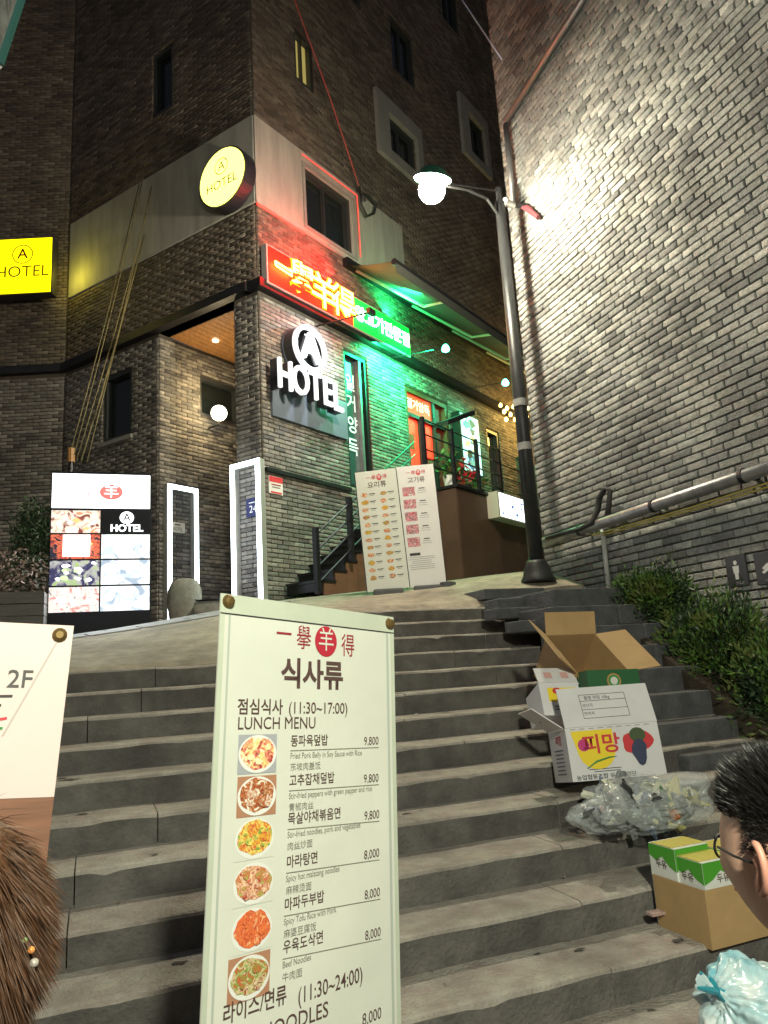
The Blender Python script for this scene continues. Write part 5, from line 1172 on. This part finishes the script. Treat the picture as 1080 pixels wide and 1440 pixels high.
for i, (fx, fy, tx, ty, qx, qy, ko, pr, en, zh) in enumerate(items):
    hk = .028
    s = .061
    c = bp(fx, fy, .0010); bgm = (mat('plate_blue_grey', (.35, .36, .4), .5), mat('plate_brown_table', (.4, .2, .12), .5), mat('plate_pale', (.62, .62, .58), .5))[(0, 1, 2, 2, 2, 1)[i]]
    strip(c, U, vv, 0, 0, s*1.75, s*1.36, bgm if i not in (2, 3, 4) else vinyl, fb, 'photo_background')
    MB().disc(bp(fx, fy, .0016), U*s*.86, vv*s*.66, 30).build('photo_plate', mat('plate_white', (.72, .72, .70), .4), fb)
    k = 22; rr2 = random.Random(i+90); fm = food_mat('dish_print_%d' % i, fcols[i], 60)
    vs = [bp(fx, fy, .0022)+U*cos(2*pi*q/k)*s*.78*rr2.uniform(.9, 1.06)+vv*(sin(2*pi*q/k)*s*.58*rr2.uniform(.88, 1.05)+.002) for q in range(k)]; MB().add(vs, [tuple(range(k))]).build('photo_food', fm, fb)
    for q in range(13):
        rx, ry = rr2.uniform(-.45, .45)*s, rr2.uniform(-.35, .35)*s; k2 = 7; rs = rr2.uniform(.07, .20)*s
        if i == 2 and q == 0: rx, ry, rs = .05*s, -.05*s, .26*s
        base = bp(fx, fy, .0028+.0002*q)+U*rx+vv*ry
        MB().add([base+U*cos(2*pi*g/k2)*rs*rr2.uniform(.7, 1.2)+vv*sin(2*pi*g/k2)*rs*rr2.uniform(.6, 1) for g in range(k2)], [tuple(range(k2))]).build('photo_food', food_mat('dish_bit_%d_%d' % (i, q % 3), [fcols[i][(q) % 4], fcols[i][(q+1) % 4]], 90), fb)
    btext(ko, tx, ty, hk, inkbr, sx=.92, off=.009); btext(pr, qx, qy, hk*1.02, inkbr, 'RIGHT', sx=.86)
    p1 = bp(tx, ty+17, .0015); p1 = bp(tx, ty, .0015)+DN*.019; m_ = MB(); Lr = (bp(qx, qy)-bp(tx, ty)).dot(U); p2 = bp(qx, qy, .0015)+DN*.015; m_.quad(p1, p2, p2+DN*.0018, p1+DN*.0018); m_.build('rule', gi, fb)
    q1 = bp(tx, ty, .0015)+DN*.032; text(en, .0185, q1, U, vv, gi, 'lettering', fb, align='LEFT', sx=.80); text(zh, .019, q1+DN*.025, U, vv, gi, 'lettering', fb, align='LEFT')
btext('라이스/면류', 312, 1430, .040, inkbr, sx=.84, off=.012); btext('(11:30~24:00)', 418, 1402, .044, inkbr, sx=.80, off=.004)
text('RICE/NOODLES', .043, bp(312, 1430, .0015)+DN*.055, U, vv, inkbr, 'lettering', fb, align='LEFT', sx=.95, off=.003)
text('8,000', .034, bp(536, 1424, .0015), U, vv, inkbr, 'lettering', fb, align='RIGHT', sx=.86)

# left poster stand with the 2F print
TLp = at(-140, 868, 1.15); TR2 = at(104, 880, 1.25); BR = at(72, 1440, 1.10); U2 = (TR2-TLp); WL = U2.length; U2 = U2.normalized(); D2 = BR-TR2; HL = 1.35; D2 = (D2-U2*D2.dot(U2)).normalized(); N2 = U2.cross(-D2)
if N2.dot(EYE-TLp) < 0: N2 = -N2
lpst = thing('poster_stand', 'pinkish white poster with 2F print and brown lower part at the left edge', 'poster', TLp+D2*HL+U2*WL/2)
hw = .272
m_ = MB(); m_.hexa(TLp, U2*WL, D2*hw, -N2*.006); m_.build('poster_sheet', mat('pink_white_vinyl', (.62, .50, .49), .5, var=.06), lpst)
m_ = MB(); m_.hexa(TLp+D2*(hw+.0005)+U2*0, U2*WL, D2*(HL-hw), -N2*.0065); m_.build('poster_lower', mat('brown_wood_print', (.22, .10, .06), .5, var=.35, vs=4, stretch=(1, 1, 14)), lpst)
def lpn(px, py, o_=.001): r = ray(px, py); q = (TLp-EYE).dot(N2)/r.dot(N2); return EYE+r*q+N2*o_
text('2F', .040, lpn(28, 956), U2, -D2, mat('grey_dark_ink', (.06, .06, .06), .6), 'lettering', lpst, off=.008)
for (x0, y0, x1, y1, mm) in ((-60, 978, 18, 977, ink), (-60, 991, 2, 990, ink), (-20, 1013, 10, 1008, redink), (-20, 1024, 4, 1022, grn)):
    a, b = lpn(x0, y0), lpn(x1, y1); MB().quad(a, b, b+D2*.004, a+D2*.004).build('print_line', mm, lpst)
MB().lathe(lpn(84, 893, -.006), [(.010, 0), (.012, .008), (.006, .014)], 12, N2).build('corner_clip', MATS['brass_clip'], lpst)
a, b = lpn(80, 900), lpn(2, 1035); MB().quad(a, b, b+U2*.003, a+U2*.003).build('crease', mat('crease_grey', (.42, .36, .35), .6), lpst)

# ================================================================== PEOPLE
skin = mat('skin', (.62, .37, .28), .5, var=.12, vs=14, bump=.05, bs=90); hairm = mat('black_hair', (.012, .010, .010), .4); hairb = mat('brown_hair', (.10, .04, .015), .6, var=.4, vs=20)
def skin_body(name, joints, edges, m, parent, root=0, lv=2):
    me = bpy.data.meshes.new(name); o0_ = wpos(parent); me.from_pydata([tuple(V(j[0])-o0_) for j in joints], edges, []); ob = bpy.data.objects.new(name, me); col.objects.link(ob); ob.parent = parent
    md = ob.modifiers.new('s', 'SKIN'); me.skin_vertices or None
    bm = bmesh.new(); bm.from_mesh(me); ly = bm.verts.layers.skin.verify()
    for i, v_ in enumerate(bm.verts): v_[ly].radius = joints[i][1] if isinstance(joints[i][1], tuple) else (joints[i][1],)*2; v_[ly].use_root = (i == root)
    bm.to_mesh(me); bm.free(); sb = ob.modifiers.new('b', 'SUBSURF'); sb.levels = lv; sb.render_levels = lv
    me.materials.append(m); bpy.context.view_layer.update()
    ev = bpy.data.meshes.new_from_object(ob.evaluated_get(bpy.context.evaluated_depsgraph_get())); ob.modifiers.clear(); ob.data = ev; ev.name = name; ev.shade_smooth()
    if not ev.materials: ev.materials.append(m)
    return ob
def person(label, head, face_az, foot_z, shirt, trous, hair, hair_long, glasses=False, seed=1, lean=.03):
    """head = centre of the head; face_az = compass direction faced"""
    fwd = V((sin(face_az), cos(face_az), 0)); rgt = V((cos(face_az), -sin(face_az), 0))
    H_ = head.z+.12-foot_z; root = V((head.x, head.y, foot_z))-fwd*lean
    t = thing('person', label, 'person', root)
    k = H_/1.7
    P = lambda r_, f_, z_: root+rgt*r_*k+fwd*f_*k+Z*z_*k
    # trunk, arms and legs are one surface
    J = [(P(0, 0, .92), (.15*k, .11*k)), (P(0, 0, 1.15), (.14*k, .10*k)), (P(0, -.01, 1.30), (.16*k, .10*k)), (P(0, 0, 1.385), (.075*k, .07*k)), (P(0, .015, 1.42), (.06*k, .06*k))]
    E_ = [(0, 1), (1, 2), (2, 3), (3, 4)]
    for s in (-1, 1):
        b = len(J); J += [(P(.17*s, 0, 1.33), .055*k), (P(.23*s, -.03, 1.10), .042*k), (P(.22*s, .10, .88), .032*k), (P(.21*s, .14, .82), .028*k)]; E_ += [(2, b), (b, b+1), (b+1, b+2), (b+2, b+3)]
        b = len(J); J += [(P(.09*s, 0, .84), .085*k), (P(.10*s, .02, .48), .058*k), (P(.10*s, -.01, .10), .042*k), (P(.10*s, .13, .04), (.04*k, .03*k))]; E_ += [(0, b), (b, b+1), (b+1, b+2), (b+2, b+3)]
    skin_body('body', J, E_, shirt, t)
    # trousers over the legs
    for s in (-1, 1): MB().tube([P(.09*s, 0, .93), P(.095*s, .01, .7), P(.10*s, .02, .48), P(.10*s, -.005, .1)], [.115*k, .10*k, .078*k, .062*k], 14).build('trouser_leg', trous, t, smooth=True)
    for s in (-1, 1): MB().box(P(.10*s, .05, .035), .09*k, .25*k, .07*k, (rgt, fwd, Z)).build('shoe', black, t, bevel=.02)
    for s in (-1, 1):
        hb = P(.21*s, .15, .81); skin_body('hand', [(hb, .026), (hb+(fwd*.03-Z*.05), .026), (hb+fwd*.05-Z*.07+rgt*.022, .009), (hb+fwd*.07-Z*.11+rgt*.024, .008), (hb+fwd*.05-Z*.08+rgt*.007, .009), (hb+fwd*.075-Z*.125+rgt*.008, .008), (hb+fwd*.05-Z*.08-rgt*.008, .009), (hb+fwd*.07-Z*.12-rgt*.01, .008), (hb+fwd*.045-Z*.07-rgt*.022, .008), (hb+fwd*.06-Z*.10-rgt*.026, .007), (hb+fwd*.05-Z*.02-rgt*s*.03, .010), (hb+fwd*.075-Z*.05-rgt*s*.03, .008)], [(0, 1), (1, 2), (2, 3), (1, 4), (4, 5), (1, 6), (6, 7), (1, 8), (8, 9), (0, 10), (10, 11)], skin, t, lv=1)
    MB().tube([head-Z*.04-fwd*.03, head-Z*.10-fwd*(.03+lean*.35), P(0, .01, 1.40)], [.05, .053, .062], 18).build('neck', skin, t, smooth=True)
    # head
    bm = bmesh.new(); bmesh.ops.create_uvsphere(bm, u_segments=64, v_segments=48, radius=1)
    def hs(d):
        x, y, z = d.x, d.y, d.z                       # x right, y face, z up
        rx, ry, rz_ = .078, .097, .118
        if z < 0: rx *= 1-.30*(-z)**1.5; ry *= 1-.10*(-z)
        p = V((x*rx, y*ry, z*rz_))
        if y < 0 and z < -.2: p.y *= 1-.35*min(1, (-z-.2)/.6)
        if y > .2:
            p.y += .018*math.exp(-((x)/.14)**2-((z+.12)/.14)**2)*min(1, (y-.2)/.5)          # nose
            p.y -= .010*math.exp(-((abs(x)-.38)/.14)**2-((z-.06)/.10)**2)                     # sockets
            p.y += .006*math.exp(-((x)/.22)**2-((z+.45)/.06)**2)+.006*math.exp(-((x)/.22)**2-((z+.55)/.06)**2)  # lips
            p.y += .008*math.exp(-((x)/.25)**2-((z+.82)/.14)**2)
            p.y += .005*math.exp(-((abs(x)-.5)/.2)**2-((z+.15)/.15)**2)
        p.x += .006*(1 if x > 0 else -1)*math.exp(-((y-.45)/.3)**2-((z+.15)/.2)**2)        # cheek bone
        return p
    for v_ in bm.verts:
        d = v_.co.normalized(); p = hs(d)*1.0; v_.co = rgt*p.x+fwd*p.y+Z*p.z
    me = bpy.data.meshes.new('head'); bm.to_mesh(me); bm.free(); me.shade_smooth(); me.materials.append(skin); ho = bpy.data.objects.new('head', me); col.objects.link(ho); ho.parent = t; ho.location = head-root
    HP = lambda d, o_=0: head+(lambda q: rgt*q.x+fwd*q.y+Z*q.z)(hs(V(d).normalized())*(1+o_))
    for s in (-1, 1):
        e = HP((.36*s, .9, .06)); m_ = MB(); bmx = bmesh.new(); bmesh.ops.create_uvsphere(bmx, u_segments=10, v_segments=8, radius=.011); mm = bpy.data.meshes.new('eye'); bmx.to_mesh(mm); bmx.free(); mm.materials.append(white); eo = bpy.data.objects.new('eye', mm); col.objects.link(eo); eo.parent = ho; eo.location = e-head-fwd*.006
        # ear: rim, bowl and lobe
        c = head+rgt*.080*s-fwd*.006+Z*.0; ou = rgt*s
        m_ = MB(); rim = []; 
        for q in np.linspace(-2.3, 2.3, 12): rim.append(c+ou*(.010+.006*cos(q))+Z*(.031*sin(q*.68))+fwd*(-.017*cos(q*.68)+.006))
        m_.tube(rim, [.004]+[.0052]*10+[.004], 7); m_.tube([c+Z*.012+fwd*.004+ou*.004, c-fwd*.004+ou*.007, c-Z*.018+fwd*.002+ou*.006, c-Z*.030+fwd*.006+ou*.003], [.008, .009, .009, .007], 8)
        m_.build('ear', mat('ear_skin', (.55, .26, .19), .5), ho, smooth=True)
    m_ = MB().tube([HP((-.3, .95, -.52), .004), HP((0, 1, -.50), .02), HP((.3, .95, -.52), .004)], .0035, 6); m_.build('lips', mat('lip', (.4, .13, .12), .5), ho)
    # hair
    r = random.Random(seed)
    hm = MB(); N_ = 22000 if not hair_long else 26000
    cnt = 0; gs = .25 if not hair_long else .10
    while cnt < N_:
        d = V((r.gauss(0, 1), r.gauss(0, 1), r.gauss(0, 1))).normalized()
        hl = .30+.30*max(0, d.y)-(.25 if d.y < -.3 else 0)
        lo = (-.35 if d.y < -.35 else (.12 if d.y < .25 else .48)) if not hair_long else (-.7 if d.y < .2 else .5)
        if d.z < lo+r.uniform(-.05, .05): continue
        cnt += 1
        top = max(0, (d.z-.35)/.65)
        L_ = (.005+.030*min(1, top*1.5)*r.uniform(.7, 1.2)) if not hair_long else .06*r.uniform(.5, 1.2)
        b = HP(d, .002); dw_ = rgt*d.x+fwd*d.y+Z*d.z
        g_ = (dw_+V((r.gauss(0, gs), r.gauss(0, gs), r.gauss(0, .2)+(.5 if not hair_long else -1.4)))+(fwd*.35 if not hair_long else V((0, 0, 0)))).normalized()
        g2 = (g_*.6+(-Z*.5 if hair_long else fwd*.3+Z*.05)+dw_*.3).normalized(); sd = g_.cross(V((r.gauss(0, 1), r.gauss(0, 1), r.gauss(0, 1)))).normalized()*.0006
        if hair_long: sd *= 1.1
        m1 = b+g_*L_*.5; m2 = m1+g2*L_*.5
        hm.add([b-sd, b+sd, m1+sd*.8, m1-sd*.8, m2], [(0, 1, 2, 3), (3, 2, 4)])
    ho2 = hm.build('hair', hair, ho)
    ho2['kind'] = 'stuff'
    # scalp shell under the strands
    bm = bmesh.new(); bmesh.ops.create_uvsphere(bm, u_segments=48, v_segments=36, radius=1)
    kill = []
    for v_ in bm.verts:
        d = v_.co.normalized(); lo = (-.30 if d.y < -.35 else (.22 if d.y < .25 else .56)) if not hair_long else (-.7 if d.y < .2 else .52)
        if d.z < lo: kill.append(v_)
        top = max(0, (d.z-.3)/.7); p = hs(d)*(1.015+(.10*top if not hair_long else .08)); v_.co = rgt*p.x+fwd*p.y+Z*p.z
    bmesh.ops.delete(bm, geom=kill, context='VERTS'); me = bpy.data.meshes.new('hair_cap'); bm.to_mesh(me); bm.free(); me.materials.append(hair); so = bpy.data.objects.new('hair_cap', me); col.objects.link(so); so.parent = ho
    if glasses:
        for s in (-1, 1): MB().tube([HP((.75*s, .62, .10), .06)+rgt*.006*s, head+rgt*.088*s+fwd*.03+Z*.010, head+rgt*.086*s-fwd*.012+Z*.002, head+rgt*.084*s-fwd*.024-Z*.02], .0018, 6).build('glasses_temple', black, ho)
        for s in (-1, 1):
            c = head+rgt*.029*s+fwd*.084+Z*.004; m_ = MB(); m_.ring(c, rgt*.021, Z*.018, .9, 24, th=fwd*.003); m_.build('glasses_rim', black, ho)
        MB().tube([head+rgt*.009+fwd*.112+Z*.008, head-rgt*.009+fwd*.112+Z*.008], .0015, 6).build('glasses_bridge', black, ho)
    return t, ho, HP
shirt1 = mat('dark_grey_jacket', (.04, .04, .045), .8, bump=.2); trou = mat('black_trousers', (.02, .02, .022), .85); shirt2 = mat('dark_olive_coat', (.03, .035, .025), .85, bump=.2)
HD = at(1115, 1203, 1.01)
person('man with short black hair and glasses turned away at the right edge', HD, YAW-radians(33), RZ-NST*RR, shirt1, trou, hairm, False, True, 2, lean=.17)
HD2 = at(-66, 1308, .84)
tp2, ho2_, HP2 = person('person with shaggy brown hair and bright ear ornament at the lower left edge', HD2, YAW-radians(25), RZ-NST*RR, shirt2, trou, hairb, True, False, 5)
for (x, y, r_, cc, ee) in ((35, 1322, .003, (.5, .8, .3), .8), (44, 1336, .004, (.9, .35, .1), 1.0), (48, 1354, .005, (.5, .45, .4), .0)):
    P = at(x, y, .80); bm = bmesh.new(); bmesh.ops.create_icosphere(bm, subdivisions=2, radius=r_); me = bpy.data.meshes.new('ornament'); bm.to_mesh(me); bm.free(); me.shade_smooth()
    me.materials.append(mat('ornament_%d' % x, cc, .15, .3)); o = bpy.data.objects.new('ornament', me); col.objects.link(o); o.parent = tp2; o.location = P-tp2.location

# ================================================================== ASSUMED LAMP BEHIND THE PHOTOGRAPHER
LB = V((.25, -1.3, 3.5)); t = thing('street_lamp', 'assumed second street lamp, added unseen behind the photographer to light the foreground', 'street lamp', V((LB.x-.6, LB.y, RZ-NST*RR)))  # assumed lamp, never in view; added to light the foreground from behind
g0_ = V((LB.x-.6, LB.y, RZ-NST*RR)); MB().tube([g0_, g0_+Z*3.6, LB+Z*.12], [.09, .06, .03], 12).build('pole', greypole, t)
MB().lathe(LB, [(.08, .16), (.2, .08), (.2, .05), (.06, .05)][::-1], 18).build('lamp_shade', greypole, t)
lamp('assumed_rear_light', 'POINT', LB-Z*.1, 600, (.99, 1, .77), t, .12)  # added source for the light on banners and lower steps
bpy.context.view_layer.update()
